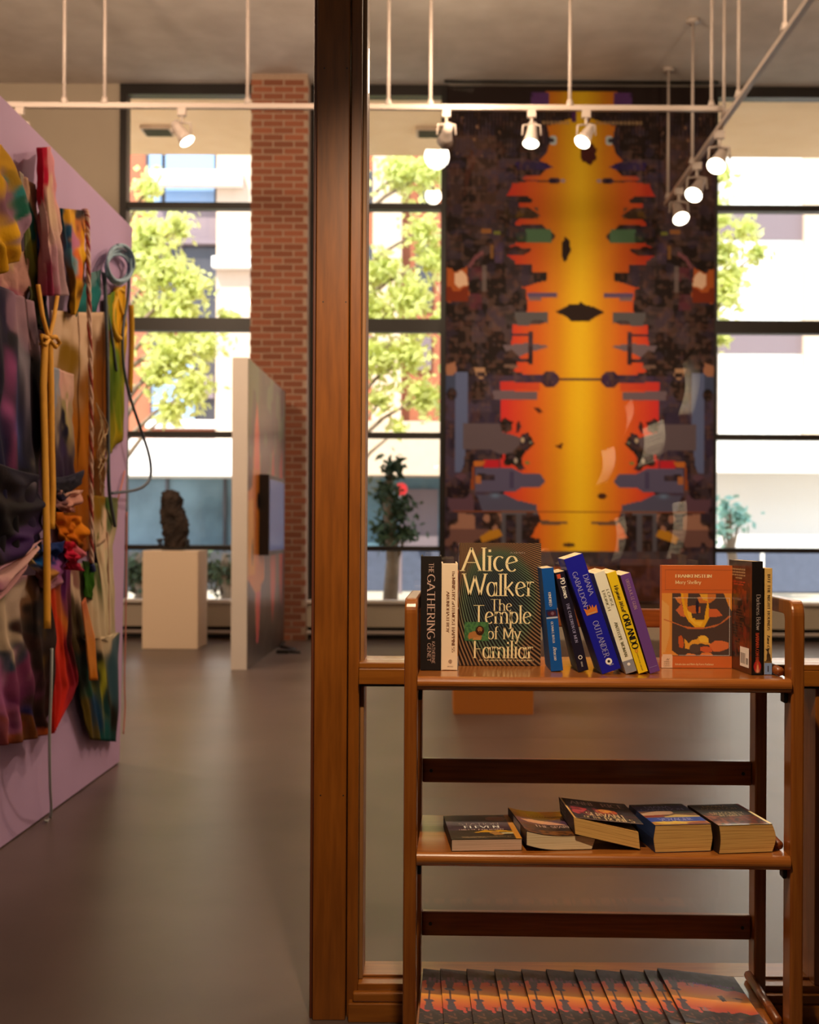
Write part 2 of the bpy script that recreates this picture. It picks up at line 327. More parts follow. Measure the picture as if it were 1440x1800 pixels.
M['leaf'] = mat('sunlit_leaf', '#f2f4ac', 0.6, col2='#98a838', trans=.5, nscale=5)  # pale and dark tones stand in for sun highlights and shaded gaps
M['hedge'] = mat('dark_hedge_leaf', '#3c5230', 0.7, noise=.5, nscale=5)
M['bark'] = mat('pale_bark', '#8a7560', 0.9, noise=.4, nscale=8)
M['tracklamp'] = mat('lamp_lens', '#ffffff', 0.4, emit=(1, .86, .66), es=9)
YB = 12.6          # back wall plane
def ST(o, label, cat): return tag(o, label, cat, kind='structure')
# ------------------------------------------------------------------ room shell
ST(box('floor', M['concrete'], -7, 8, -6, 12.75, -.2, 0), 'brown grey polished concrete floor of the gallery', 'floor')
CZ = P(700, 150, YB).z
ST(box('ceiling', M['ceiling'], -7.2, 8.2, 2.75, 12.75, CZ, CZ+.3), 'high pale plaster ceiling over the gallery', 'ceiling')
ST(box('wall_left', M['beige'], -7.2, -7, 2.75, 12.8, 0, CZ), 'beige gallery side wall on the left', 'wall')
ST(box('wall_right', M['beige'], 8, 8.2, 2.75, 12.8, 0, CZ), 'beige gallery side wall on the right', 'wall')
XL = P(210, 500, YB).x; XC0 = P(447, 600, YB).x; XC1 = P(545, 600, YB).x
XB0 = P(782, 600, YB).x; XB1 = P(1257, 600, YB).x; XR = P(1800, 600, YB).x
ST(box('wall_back', M['beige'], -7, XL, YB, YB+.25, 0, CZ), 'beige end wall to the left of the tall windows', 'wall')
ST(box('wall_back', M['beige'], XR, 8, YB, YB+.25, 0, CZ), 'beige end wall beyond the right window', 'wall')
ST(box('wall_back', M['beige'], XB0+.03, XB1-.03, YB, YB+.25, 0, CZ), 'added opaque wall stopping backlight behind the printed banner', 'wall')  # unseen wall added to keep window light from shining through the banner
zs = .40; zlo = .13
for i, (a, b) in enumerate(((XL, XB0+.03), (XB1-.03, XR))):
    ST(box('wall_sill', M['beige'], a, b, YB-.1, YB+.25, zlo, zs-.02), 'low beige wall under the tall windows, %s of the banner' % ('left', 'right')[i], 'wall')
    ST(box('wall_recess', M['black'], a, b, YB+.02, YB+.24, 0, zlo), 'dark recess at floor level, %s of the banner' % ('left', 'right')[i], 'wall')
    ST(box('trim_%d' % (i+1), M['white'], a, b, YB-.14, YB+.02, zs-.02, zs+.01), 'white window sill, %s of the banner' % ('left', 'right')[i], 'sill')
    pp = MB().tube([(a, YB-.1, .07), (b, YB-.1, .07)], .022, 8); pp.build('heating_pipe', M['rod'], smooth=True, label='white heating pipe near the floor below the windows, %s of the banner' % ('left', 'right')[i], cat='pipe')
def window(n, x0, x1, jambs, label):
    r = empty('window_%d' % n, ((x0+x1)/2, YB, zs+.01)); ST(r, label, 'window')
    def part(nm, m, a, b, y0, y1, c, d):
        o = box(nm, m, a, b, y0, y1, c, d); o.parent = r; o.matrix_parent_inverse = Matrix.Translation(-r.location); return o
    zt = P(700, 153, YB).z
    vz = [P(700, v, YB).z for v in (357, 368, 560, 583, 760, 770, 960, 969)]
    part('head_bar', M['darkframe'], x0, x1, YB-.02, YB+.12, P(700, 169, YB).z, CZ-.002)
    for k in range(4): part('transom', M['darkframe'], x0, x1, YB, YB+.12, vz[2*k+1], vz[2*k])
    for a, b in jambs: part('mullion', M['darkframe'], a, b, YB-.03, YB+.13, zs+.012, P(700, 169, YB).z)
    edges = [P(700, 169, YB).z]+vz+[zs+.012]
    xi0 = max(x0, jambs[0][1]) if jambs[0][0] < x0+.02 else x0; xi1 = min(x1, jambs[-1][0]) if jambs[-1][1] > x1-.02 else x1
    for k in range(5): part('pane', M['glass'], xi0, xi1, YB+.055, YB+.063, edges[2*k+1], edges[2*k])
    return r
px = lambda u: P(u, 600, YB).x
window(1, XL, XC0, [(px(210), px(222)), (px(441), px(447.5))], 'tall dark-framed window between the beige wall and the brick pillar')
window(2, XC1, XB0+.03, [(px(545), px(556)), (px(774), px(786))], 'tall dark-framed window between the brick pillar and the banner')
window(3, XB1-.03, XR, [(px(1252), px(1260)), (px(1600), px(1610)), (px(1790), px(1800))], 'tall dark-framed window to the right of the banner')
# brick pillar
bp = empty('brick_pillar', ((XC0+XC1)/2, YB-.2, 0), label='red brick pillar rising to the ceiling between the two left windows', cat='pillar')
def kid(o, r): o.parent = r; o.matrix_parent_inverse = Matrix.Translation(-r.location); return o
kid(box('mortar_core', M['mortar'], XC0+.004, XC1-.004, YB-.3, YB+.2, 0, CZ), bp)
bme = MB().box(-.5, .5, -.5, .5, -.5, .5).mesh('brick'); bme.materials.append(M['brick'])
pz = .0705; nrow = int(CZ/pz)
for r in range(nrow):
    z = r*pz+pz/2; x = XC0-(0.0 if r % 2 else .1075)+(-.09)
    while x < XC1-.02:
        a, b = max(x+.006, XC0), min(x+.205, XC1)
        if b-a > .03:
            o = bpy.data.objects.new('brick', bme); C.objects.link(o); o.parent = bp
            o.location = ((a+b)/2-bp.location.x, -.079+RNG.uniform(-.002, .002), z); o.scale = (b-a, .052, pz-.0145)
        x += .215
# ------------------------------------------------------------------ outside
OUT = empty('canopy_soffit', (0, 13.8, CZ), label='cream concrete overhang above the windows outside', cat='canopy')
ys0, ys1 = 12.86, 14.9
kid(box('slab', M['soffit'], -8, 9, ys0, ys1, CZ-.02, CZ+.4), OUT)
for k, (u0, u1, v0, v1) in enumerate(((255, 300, 221, 232), (736, 778, 219, 232))):
    Yv = 13.95; a = P(u0, 226, Yv).x; b = P(u1, 226, Yv).x
    kid(box('vent_frame', M['cream'], a-.03, b+.03, Yv-.14, Yv+.14, CZ-.06, CZ-.021), OUT)
    for j in range(5): kid(box('vent_slat', M['darkframe'], a, b, Yv-.11+j*.05, Yv-.085+j*.05, CZ-.072, CZ-.0605), OUT)
ST(box('ground', M['street'], -25, 28, 12.86, 40, -.3, -.04), 'pale paved street outside the windows', 'street')
YF = 24.0
bd = empty('brick_building', (0, YF, 0), label='brick and cream stone building across the street', cat='building')
def fac(nm, m, u0, v0, u1, v1, dy=0.0, th=.3):
    a = P(u0, (v0+v1)/2, YF+dy); b = P(u1, (v0+v1)/2, YF+dy); c = P((u0+u1)/2, v0, YF+dy); d = P((u0+u1)/2, v1, YF+dy)
    return kid(box(nm, m, a.x, b.x, YF+dy, YF+dy+th, max(d.z, -.03), c.z), bd)
fac('wall', M['facebrick'], -400, -100, 2100, 1042, .6, .5)
for u0, u1 in ((120, 165), (380, 447), (655, 706), (930, 980), (1200, 1262), (1414, 1475), (1700, 1760)):
    fac('pilaster', M['cream'], u0, -100, u1, 1042, .25, .5)
for u0, u1, kind in ((256, 380, 0), (560, 655, 1), (706, 760, 1), (980, 1200, 1), (1262, 1414, 2), (1475, 1600, 2)):
    if kind == 0:
        f = fac('window', M['darkglass'], u0, 262, u1, 362, .5, .1); fac('pane', M['blueglass'], 262, 268, 284, 358, .45, .06); fac('pane', M['blueglass'], 291, 268, 377, 358, .45, .06)
        fac('spandrel', M['mauve'], u0, 362, u1, 422, .4, .15)
        fac('window', M['darkglass'], u0, 424, u1, 575, .5, .1); fac('mullion', M['mauve'], 315, 424, 321, 575, .46, .06); fac('lintel', M['mauve'], u0, 420, u1, 428, .3, .2)
        fac('window', M['darkglass'], u0+8, 590, u1, 752, .5, .1); fac('pane', M['blueglass'], 268, 640, 342, 745, .45, .06)
        fac('sill', M['whitewall'], u0, 738, u1, 752, .2, .3); fac('window_box', M['mauve'], 345, 660, 376, 700, .4, .1)
    elif kind == 1:
        fac('window', M['darkglass'], u0+30, 300, u1, 360, .5, .1); fac('spandrel', M['mauve'], u0+24, 590, u1-2, 650, .5, .1); fac('window', M['darkglass'], u0+24, 430, u1, 540, .5, .1)
    else:
        fac('blown_panel', M['whitewall'], u0, -60, u1, 366, .4, .15); fac('spandrel', M['mauve'], u0, 366, u1, 421, .38, .2)  # white panels stand in for the overexposed brightness of this bay
        fac('blown_panel', M['whitewall'], u0, 421, u1, 581, .4, .15); fac('spandrel', M['mauve'], u0, 581, u1, 621, .38, .2); fac('blown_panel', M['whitewall'], u0, 621, u1, 768, .4, .15)
fac('glare_strip', M['whitewall'], 262, 298, 424, 324, -.02, .25); fac('glare_strip', M['whitewall'], 372, 450, 447, 469, -.02, .25)  # white strips stand in for a glass reflection and a balcony highlight
fac('canopy', M['whitewall'], -300, 770, 560, 835, -1.2, 1.4); fac('canopy', M['cream'], 560, 740, 860, 835, -.9, 1.1); fac('canopy', M['whitewall'], 1200, 772, 2000, 832, -1.2, 1.4)
fac('shop_front', M['shop'], -300, 835, 900, 1042, .1, .3); fac('glare_panel', M['whitewall'], 1200, 832, 2000, 966, -.3, .3)  # right-hand white panel stands in for glare on a reflecting shop front
for u in (290, 392): fac('shop_mullion', M['darkglass'], u, 835, u+5, 1035, .02, .08)
fac('shop_panel', M['mauve'], 705, 860, 770, 960, .0, .08)
fac('shaded_low_wall', mat('shaded_render', '#565d72', .9, noise=.15), 1200, 966, 2000, 1042, -.6, .3); fac('shaded_low_wall', mat('shaded_render_mid', '#4e5468', .9, noise=.2), 560, 968, 900, 1042, -.6, .3); fac('shaded_low_wall', mat('shade_backing_wall', '#3a3c40', .9, noise=.3), -300, 968, 560, 1038, -.6, .3)  # shade is in the dark colours; middle and left walls added for it
for u in (1338, 1480): fac('low_wall_post', M['whitewall'], u, 966, u+6, 1042, -.66, .06)
s_ = MB().tube([P(705, 860, 22.5), P(705, 860, 22.44)], .12, 20).build('round_sign', mat('red_sign', '#b01c20', .5), label='round red sign hanging outside the shop front', cat='sign')
s2 = MB().tube([P(705, 860, 22.48), (P(705, 860, 22.48).x, 22.48, -.04)], .03, 8).build('sign_post', M['mauve'], s_)
def tree(name, label, cx, Y, blobs, nleaf, size, m, trunk=True, group=None):
    r = empty(name, (cx, Y, -.04), label=label, cat='tree', group=group)
    if trunk:
        z1 = max(b[1] for b in blobs); t = MB().tube([(0, 0, 0), (.05, .02, z1*.4), (-.04, 0, z1*.8), (0, 0, z1)], [.11, .09, .06, .02], 8)
        for b in blobs: t.tube([(0, 0, max(b[1]-.9, .8)), ((b[0]-cx)*.5, b[3]*.3, b[1]-.35), (b[0]-cx, b[3], b[1])], [.045, .03, .012], 6)
        t.build('trunk', M['bark'], r, smooth=True)
    wts = np.array([b[2]**2 for b in blobs]); wts = wts/wts.sum(); vs = []; fs = []
    for k in range(nleaf):
        b = blobs[RNG.choice(len(blobs), p=wts)]; d = RNG.normal(size=3); d /= np.linalg.norm(d); rr = b[2]*min(abs(RNG.normal())*.62, 1.7)
        c = np.array([b[0]-cx, b[3], b[1]])+d*rr*np.array([1, .8, 1]); a = RNG.normal(size=3); a /= np.linalg.norm(a); e = np.cross(a, RNG.normal(size=3)); e /= np.linalg.norm(e)
        s = size*RNG.uniform(.5, 1.3); n = len(vs); vs += [tuple(c-a*s), tuple(c+e*s*.5), tuple(c+a*s), tuple(c-e*s*.5)]; fs.append((n, n+1, n+2, n+3))
    o = MB().add(vs, fs).build('foliage', m, r, fix=False); o['kind'] = 'stuff'; return r
def bl(u, v, rpx, Y, dy=0): p = P(u, v, Y+dy); return (p.x, p.z, rpx/F*(Y+dy), dy)
g = 'street trees outside the windows'
tree('street_tree', 'yellow-green tree outside the left window', P(205, 600, 18).x, 18, [bl(262, 325, 26, 18), bl(262, 405, 38, 18), bl(315, 395, 26, 18), bl(280, 470, 50, 18), bl(335, 500, 36, 18), bl(258, 540, 30, 18, .3), bl(310, 545, 42, 18), bl(300, 620, 50, 18), bl(360, 600, 34, 18), bl(270, 660, 26, 18), bl(340, 680, 40, 18), bl(300, 720, 26, 18), bl(400, 560, 22, 18, .4), bl(245, 440, 30, 18)], 6500, .085, M['leaf'], group=g)
tree('street_tree', 'yellow-green tree outside the middle window, between pillar and banner', P(603, 600, 18).x, 18, [bl(700, 300, 42, 18), bl(750, 300, 40, 18), bl(740, 400, 38, 18), bl(760, 450, 36, 18), bl(670, 470, 42, 18), bl(720, 520, 50, 18), bl(655, 540, 36, 18), bl(665, 620, 48, 18), bl(720, 620, 44, 18), bl(745, 690, 40, 18), bl(670, 700, 26, 18), bl(700, 750, 18, 18), bl(600, 500, 60, 18), bl(590, 640, 50, 18), bl(775, 560, 30, 18)], 6500, .085, M['leaf'], group=g)
tree('street_tree', 'yellow-green tree outside the right window, half behind the banner', P(1235, 600, 18).x, 18, [bl(1268, 300, 26, 18), bl(1262, 370, 30, 18), bl(1310, 395, 26, 18), bl(1270, 440, 34, 18), bl(1330, 440, 20, 18), bl(1275, 510, 42, 18), bl(1265, 590, 22, 18), bl(1215, 400, 60, 18), bl(1210, 520, 60, 18), bl(1290, 480, 26, 18)], 3400, .085, M['leaf'], group=g)
tree('young_street_tree', 'small dark green young tree in front of the shop, seen through the middle window', P(685, 900, 16).x, 16, [bl(690, 815, 22, 16), bl(680, 860, 28, 16), bl(700, 890, 30, 16), bl(680, 930, 30, 16), bl(715, 930, 22, 16)], 900, .07, M['hedge'])
for k, (u0, u1) in enumerate(((225, 262), (360, 432))):
    bb = [bl(u0+(u1-u0)*j/3, 1000+4*(j % 2), 26, 19) for j in range(4)]
    r = tree('hedge', 'dark green hedge outside the left window, %s the pedestal' % ('left of', 'right of')[k], P((u0+u1)/2, 1000, 19).x, 19, bb, 900, .07, M['hedge']); r['category'] = 'hedge'
tree('pale_shrub', 'pale blown-out shrub outside the right window', P(1285, 910, 21).x, 21, [bl(1275, 890, 26, 21), bl(1300, 910, 26, 21), bl(1270, 930, 22, 21)], 260, .09, mat('pale_leaf', '#9cc8bc', .7))['category'] = 'shrub'
# ------------------------------------------------------------------ banner
def mural():
    c = Cv(784, 152, 1256, 1062, 2.0, '#1f1412')
    for q in (dict(x0=784, y0=300, x1=900, y1=480, col='#3a2a2a', th=.5, cells=14), dict(x0=784, y0=240, x1=870, y1=420, col='#43302a', th=.62, cells=10), dict(x0=784, y0=530, x1=900, y1=650, col='#241614', th=.5, cells=20),
              dict(x0=830, y0=400, x1=930, y1=620, col='#4a3b3f', th=.6, cells=40), dict(x0=830, y0=280, x1=925, y1=420, col='#44353c', th=.62, cells=46)): c.blot(**q)
    # sky gradient
    d = np.abs(c.X-1019.5); tt = np.clip((c.Y-160)/560, 0, 1)
    cols = [(0, '#e0b61c'), (14, '#dcac18'), (40, '#cc8418'), (70, '#c8641e'), (100, '#c44a24'), (130, '#c0302a'), (170, '#b81a30')]
    g = np.zeros(c.a.shape); cl = [np.array(lin(h)) for _, h in cols]; xs = [a for a, _ in cols]
    for k in range(3): g[..., k] = np.interp(d, xs, [q[k] for q in cl])
    g = g*(.62+.6*tt)[..., None]
    sky = [(1026, 162), (958, 162), (950, 187), (1004, 187), (1010, 206), (960, 222), (964, 240), (966, 250), (958, 272), (945, 283), (962, 288), (958, 300), (922, 308), (918, 314), (924, 320), (900, 324), (896, 334), (890, 344), (912, 352), (912, 384), (905, 392), (905, 430), (892, 435), (892, 450), (905, 460), (900, 500), (924, 508), (928, 545), (902, 572), (900, 600), (900, 622), (910, 640), (905, 648), (900, 660), (878, 670), (880, 704), (865, 712), (855, 722), (845, 733), (833, 742), (832, 746), (880, 748), (885, 806), (850, 808), (850, 826), (900, 830), (888, 868), (888, 878), (930, 885), (945, 896), (952, 912), (935, 945), (952, 948), (950, 970), (1026, 970)]
    msk = Cv(784, 152, 1256, 1062, 2.0, '#000000'); msk.poly(sky, '#ffffff'); mm = msk.a[..., :1]; c.a = c.a*(1-mm)+g*mm
    c.rect(932, 164, 958, 184, '#2c1838'); c.blot(932, 164, 962, 186, '#4a2b5c', .5, 60)
    c.blob([(784, 470), (800, 478), (822, 468), (824, 520), (815, 532), (784, 530)], '#b05a28', 2); c.blob([(798, 482), (812, 476), (822, 490), (822, 502), (806, 508), (798, 498)], '#e6c4a8', 1.5)
    c.blot(784, 505, 822, 530, '#7a2f18', .5, 60); c.poly([(822, 468), (834, 450), (850, 440), (850, 447), (836, 458), (826, 474)], '#8a5560', .7)
    c.rect(870, 428, 884, 462, '#4c3c58'); c.rect(861, 432, 866, 455, '#7a5530'); c.rect(845, 403, 862, 410, '#8a5a30'); c.rect(868, 408, 880, 413, '#6b7030')
    c.soft(795, 440, 10, 14, '#5a4a48', .8); c.rect(848, 468, 854, 512, '#8a7c7c', .5); c.blot(826, 470, 846, 545, '#5a2c38', .45, 50)
    for p in ((802, 271), (837, 224), (876, 233), (811, 208), (832, 246), (846, 275)): c.ell(p[0], p[1], 2.2, 3 if p[0] == 837 else 2, '#80604a')
    c.poly([(820, 280), (828, 262), (836, 285), (825, 310), (817, 350), (812, 345)], '#4a2820', .7); c.soft(870, 305, 12, 8, '#46425a', .8); c.soft(900, 309, 30, 5, '#3a3450', .8)
    c.poly([(905, 286), (925, 281), (950, 285), (972, 294), (950, 301), (908, 300)], '#2a1c50'); c.poly([(900, 300), (957, 300), (950, 308), (905, 310)], '#1f1418')
    c.rect(920, 316.5, 946, 319.5, '#3a1828'); c.ell(973, 318, 12, 5, '#22142c'); c.ell(988, 318, 4, 3, '#8a7a8a'); c.rect(944, 316.5, 962, 320, '#6a3a18')
    c.ell(971, 247, 7, 9, '#9aa8b0'); c.ell(967, 247, 6, 5, '#16161c')
    c.poly([(888, 345), (926, 345), (936, 353), (930, 358), (890, 358)], '#2c2424'); c.poly([(885, 366), (930, 366), (950, 380), (940, 384), (885, 386)], '#3a2c20'); c.blot(905, 366, 945, 384, '#5c4420', .5, 60)
    c.poly([(880, 398), (952, 394), (960, 404), (972, 410), (976, 416), (966, 427), (880, 427)], '#29221e'); c.poly([(905, 410), (958, 404), (972, 412), (964, 426), (910, 426)], '#2f4030'); c.blot(920, 404, 968, 426, '#4a6a50', .55, 60)
    c.poly([(886, 436), (910, 433), (920, 438), (934, 437), (930, 444), (918, 450), (890, 450)], '#33201f')
    c.poly([(890, 464), (935, 466), (936, 478), (962, 480), (960, 494), (940, 499), (918, 506), (890, 506)], '#382b32'); c.poly([(936, 480), (962, 480), (960, 494), (940, 496)], '#211916')
    c.rect(928, 515, 978, 522, '#5a4a6a'); c.rect(930, 523, 950, 529, '#7a605e')
    c.poly([(890, 548), (930, 550), (962, 554), (962, 566), (945, 572), (890, 572)], '#40383a'); c.blot(900, 550, 962, 572, '#565458', .5, 40)
    c.poly([(885, 608), (930, 603), (967, 609), (925, 622), (912, 628), (890, 618)], '#6b5e68'); c.rect(900, 587, 932, 591, '#2c1c1c'); c.rect(929, 583, 936, 640, '#33242a'); c.rect(905, 631, 932, 636, '#2c1c1c'); c.poly([(885, 620), (900, 615), (916, 630), (905, 638), (885, 640)], '#231818')
    c.poly([(888, 642), (905, 640), (912, 645), (905, 649), (888, 647)], '#7a6258', .8)
    c.rect(784, 656, 880, 950, '#453a50'); c.blot(784, 656, 880, 950, '#332940', .55, 30); c.rect(801, 655, 822, 830, '#5a668e'); c.rect(784, 660, 801, 690, '#3e4866'); c.ell(795, 694, 9, 12, '#1f1512')
    c.blob([(830, 630), (890, 630), (880, 652), (920, 655), (920, 662), (860, 662), (858, 690), (848, 706), (835, 712), (824, 700), (822, 655)], '#231815', 1.5); c.poly([(834, 648), (852, 646), (855, 660), (846, 668), (838, 660)], '#a88468'); c.rect(840, 655, 852, 662, '#1c1110')
    c.blob([(784, 640), (800, 638), (804, 652), (794, 662), (784, 660)], '#a07058', 1)
    c.poly([(860, 662), (905, 660), (958, 659), (958, 673), (905, 672), (862, 672)], '#3f3050'); c.ell(967, 667, 16, 15, '#3a2546'); c.rect(980, 666, 1024, 669.5, '#4a2020')
    c.poly([(866, 686), (905, 688), (946, 690), (946, 704), (870, 704)], '#6c5d68'); c.poly([(878, 671), (950, 674), (950, 687), (880, 684)], '#c2352c', .6)
    c.poly([(784+30, 745), (880, 746), (885, 760), (918, 770), (912, 795), (880, 800), (862, 790), (815, 792)], '#5d515a')
    c.blob([(880, 742), (890, 735), (902, 742), (902, 756), (892, 762), (882, 758)], '#1e1512', 1.2); c.blob([(909, 745), (914, 740), (917, 750), (911, 763), (907, 760)], '#1e1512', 1)
    c.blob([(918, 765), (928, 760), (935, 768), (940, 780), (932, 790), (920, 798), (918, 812), (925, 824), (915, 828), (905, 818), (888, 818), (890, 800), (905, 794), (915, 780)], '#1b1512', 1.6); c.ell(920, 774, 3, 5, '#b8a890'); c.ell(934, 778, 2.5, 3, '#7a8078'); c.ell(908, 810, 3, 4, '#a8a098'); c.ell(928, 814, 4, 3, '#7a7a40')
    c.poly([(838, 824), (900, 822), (920, 832), (952, 834), (960, 846), (952, 856), (918, 858), (905, 866), (838, 866)], '#565270'); c.rect(898, 830, 905, 858, '#453f60'); c.poly([(840, 832), (872, 836), (870, 846), (842, 846)], '#1f1512'); c.blot(838, 838, 875, 850, '#a8683c', .5, 80)
    c.poly([(852, 810), (880, 808), (880, 824), (850, 824)], '#b8202e'); c.poly([(830, 812), (855, 812), (850, 820), (832, 822)], '#b86a28'); c.rect(830, 815, 835, 860, '#8a4420')
    c.blob([(822, 790), (835, 796), (832, 830), (828, 870), (860, 880), (850, 900), (784, 905), (784, 860), (812, 830)], '#221520', 2); c.blot(790, 820, 835, 900, '#5a4050', .62, 60)
    c.poly([(840, 872), (888, 868), (912, 880), (945, 888), (945, 900), (850, 900)], '#50506a'); c.soft(872, 872, 8, 4, '#6a86a8', .8)
    c.blob([(784, 900), (945, 898), (952, 915), (935, 945), (950, 950), (950, 970), (784, 1062)], '#2b1d1c', 1.5)
    c.blot(790, 903, 885, 932, '#9a7060', .55, 60); c.blot(784, 932, 860, 985, '#6e4e4a', .55, 50); c.rect(884, 898, 946, 905, '#5b5a66'); c.rect(884, 898, 890, 978, '#5b5a66', .8); c.rect(910, 905, 918, 978, '#5b5a66', .8)
    c.poly([(845, 945), (862, 934), (880, 930), (886, 942), (872, 948), (850, 955)], '#b88020'); c.rect(928, 899, 938, 912, '#1e1818')
    c.rect(800, 898.5, 1024, 900.5, '#8a4a20'); c.poly([(950, 914), (975, 917), (1000, 918), (1000, 921), (975, 923), (955, 924)], '#6a5040')
    c.rect(784, 970, 1024, 994, '#4a4148'); c.rect(784, 994, 1024, 1062, '#251b1c'); c.poly([(1020, 995), (975, 998), (955, 1010), (950, 1062), (972, 1062), (985, 1012), (1020, 1008)], '#a85a18')
    n = c.a.shape[1]; h = n//2+1; c.a[:, n-h:] = c.a[:, :h][:, ::-1]
    dk = (c.a.sum(-1) < .22)
    for cc_, th, cl_ in (('#4d4048', .70, 75), ('#15100e', .60, 60), ('#6a5048', .78, 95), ('#3a3048', .72, 45), ('#5a3a30', .80, 110)):
        nzz = vnoise(*c.X.shape, cl_, cl_+3); nzz = np.maximum(nzz, nzz[:, ::-1]) if th > .7 else nzz; mk = ((nzz > th) & dk & (c.Y > 230+40*np.sin(c.X))).astype(float); c._ap(mk, cc_, .4)
    # things that are not mirrored
    c.blob([(1018, 262), (1030, 255), (1040, 252), (1048, 262), (1046, 280), (1036, 290), (1022, 284)], '#3a1410', 1.5); c.blob([(988, 425), (993, 416), (1000, 424), (1003, 440), (996, 458), (991, 462), (986, 440)], '#241510', 1)
    c.poly([(976, 549), (1000, 536), (1018, 534), (1022, 530), (1026, 535), (1045, 540), (1064, 549), (1045, 558), (1035, 566), (1004, 566), (998, 558)], '#241510')
    c.poly([(936, 716), (950, 718), (956, 724), (948, 728), (944, 722)], '#5a2a18'); c.poly([(978, 784), (992, 778), (988, 790), (980, 786)], '#5a2a10'); c.ell(1060, 872, 8, 5, '#4a2818'); c.ell(1002, 958, 10, 4, '#4a3020')
    c.rect(1004, 188, 1010, 214, '#3c1848'); c.rect(1029, 188, 1035, 214, '#3c1848')
    for u in list(range(952, 1000, 7))+list(range(1046, 1126, 7)): c.rect(u, 213, u+4, 218, '#8a7050', .8)
    c.a = c.a*.98
    return c
mur = mural(); yb = YB-.17
ta, tb = P(784, 600, yb), P(1256, 600, yb); tc_, td = P(1020, 152, yb), P(1020, 1062, yb)
bn = mur.obj('mural_banner', paint_mat('printed_vinyl', .6, .12), lambda U, V: np.stack([ta.x+(tb.x-ta.x)*U, yb+.02*np.sin(U*9)*V*.4, min(tc_.z, CZ-.01)+(td.z-min(tc_.z, CZ-.01))*V], -1), thick=.004,
    label='huge printed banner of a mirrored city skyline against an orange and yellow sky', cat='banner')
hr = MB().tube([(ta.x-.03, yb, CZ-.02), (tb.x+.03, yb, CZ-.02)], .018, 8).build('hanging_rail', M['darkframe'], bn, smooth=True)
# ------------------------------------------------------------------ pedestals, display wall, sculpture
def box3(name, m, x0, x1, y0, y1, z1, bev=.004, **k): return box(name, m, x0, x1, y0, y1, 0, z1, None, bev, **k)
Yp = 11.4; x0 = P(250, 1050, Yp).x; x1 = P(348, 1050, Yp).x; zp = P(300, 968, Yp).z
box3('pedestal', mat('cream_pedestal_paint', '#f4ddc0', .6), x0, x1, Yp, Yp+.47, zp, label='tall cream pedestal carrying the dark stone sculpture', cat='pedestal')
Yo = 7.4; box3('orange_pedestal', M['orange'], P(797, 1230, Yo).x, P(938, 1230, Yo).x, Yo, Yo+.45, .88, label='bright orange box pedestal standing on the floor behind the bookcase', cat='pedestal')
# sculpture
sc_x = P(306, 900, 11.6).x; sr = empty('stone_sculpture', (sc_x, 11.6, zp), label='craggy dark upright stone on a small metal cradle', cat='sculpture')
vs = []; fs = []; nr, nc = 44, 32
for i in range(nr+1):
    t = i/nr; wv = (.35+.65*math.sin(math.pi*min(1, t*1.15+.12))**.5) if t < .9 else .6*(1-t)/.1+.1
    rad = np.interp(t, [0, .1, .3, .45, .62, .72, .85, .96, 1], [.09, .105, .125, .13, .115, .1, .105, .07, .01]); ox = np.interp(t, [0, .4, .7, 1], [0, .02, -.025, -.04])
    for j in range(nc):
        a = 2*math.pi*j/nc; from_n = math.sin(a*3+t*9)*.012+math.sin(a*7-t*23)*.008+RNG.uniform(-.009, .009)
        hx = math.cos(a); hy = math.sin(a); dent = .05*math.exp(-((t-.5)/.05)**2-((a-4.6)/.3)**2)
        r_ = max(rad+from_n-dent, .008); vs.append((ox+hx*r_, hy*r_*.75, .03+t*.56))
for i in range(nr):
    for j in range(nc): fs.append((i*nc+j, i*nc+(j+1) % nc, (i+1)*nc+(j+1) % nc, (i+1)*nc+j))
fs += [tuple(range(nc)), tuple(nr*nc+j for j in range(nc))]
MB().add(vs, fs).build('stone', M['rock'], sr)
cr = MB().box(-.1, .1, -.07, .07, .001, .03)
for s in (-1, 1):
    cr.tube([(s*.08, -.05, .015), (s*.13, -.05, .02), (s*.135, -.05, .1), (s*.11, -.05, .11)], .011, 6); cr.tube([(s*.08, .05, .015), (s*.13, .05, .02), (s*.135, .05, .1), (s*.11, .05, .11)], .011, 6)
    cr.tube([(s*.155, -.05, .1), (s*.1, -.05, .1)], .014, 6)
cr.build('cradle', M['black'], sr)
# display wall with print and screen
dw = empty('display_wall', (-1.6, 9.69, 0), label='free-standing white display wall with a mural print on its side', cat='wall panel')
dz = P(420, 628, 9.69).z; dx0, dx1 = P(407, 900, 9.69).x, P(435, 900, 9.69).x
kid(box('wall_panel', M['white'], dx0, dx1, 9.69, 12.05, 0, dz, None, .003), dw)
c = Cv(0, 0, 236, 255, 2, '#3a2d29'); c.blot(0, 0, 236, 90, '#5a6644', .4, 8); c.blot(60, 0, 236, 110, '#4c3c30', .5, 12); c.rect(0, 120, 236, 200, '#3a3444'); c.blot(0, 60, 236, 255, '#4a3d38', .6, 26)
c.poly([(0, 110), (22, 105), (34, 55), (48, 30), (60, 55), (70, 105), (92, 112), (96, 185), (75, 190), (62, 235), (50, 240), (40, 195), (0, 182)], '#c87420'); c.poly([(0, 118), (30, 115), (40, 180), (0, 178)], '#d69a18', .8); c.poly([(36, 52), (48, 30), (60, 55), (64, 90), (34, 90)], '#d8503c', .8); c.poly([(44, 195), (74, 195), (60, 240), (50, 240)], '#c8405a', .8)
c.poly([(130, 110), (150, 60), (165, 110), (170, 195), (150, 230), (135, 195)], '#b83a30'); c.poly([(196, 80), (215, 60), (225, 150), (215, 220), (200, 190)], '#a8342c'); c.ell(56, 116, 8, 8, '#221814'); c.ell(25, 160, 4, 12, '#2a1c14')
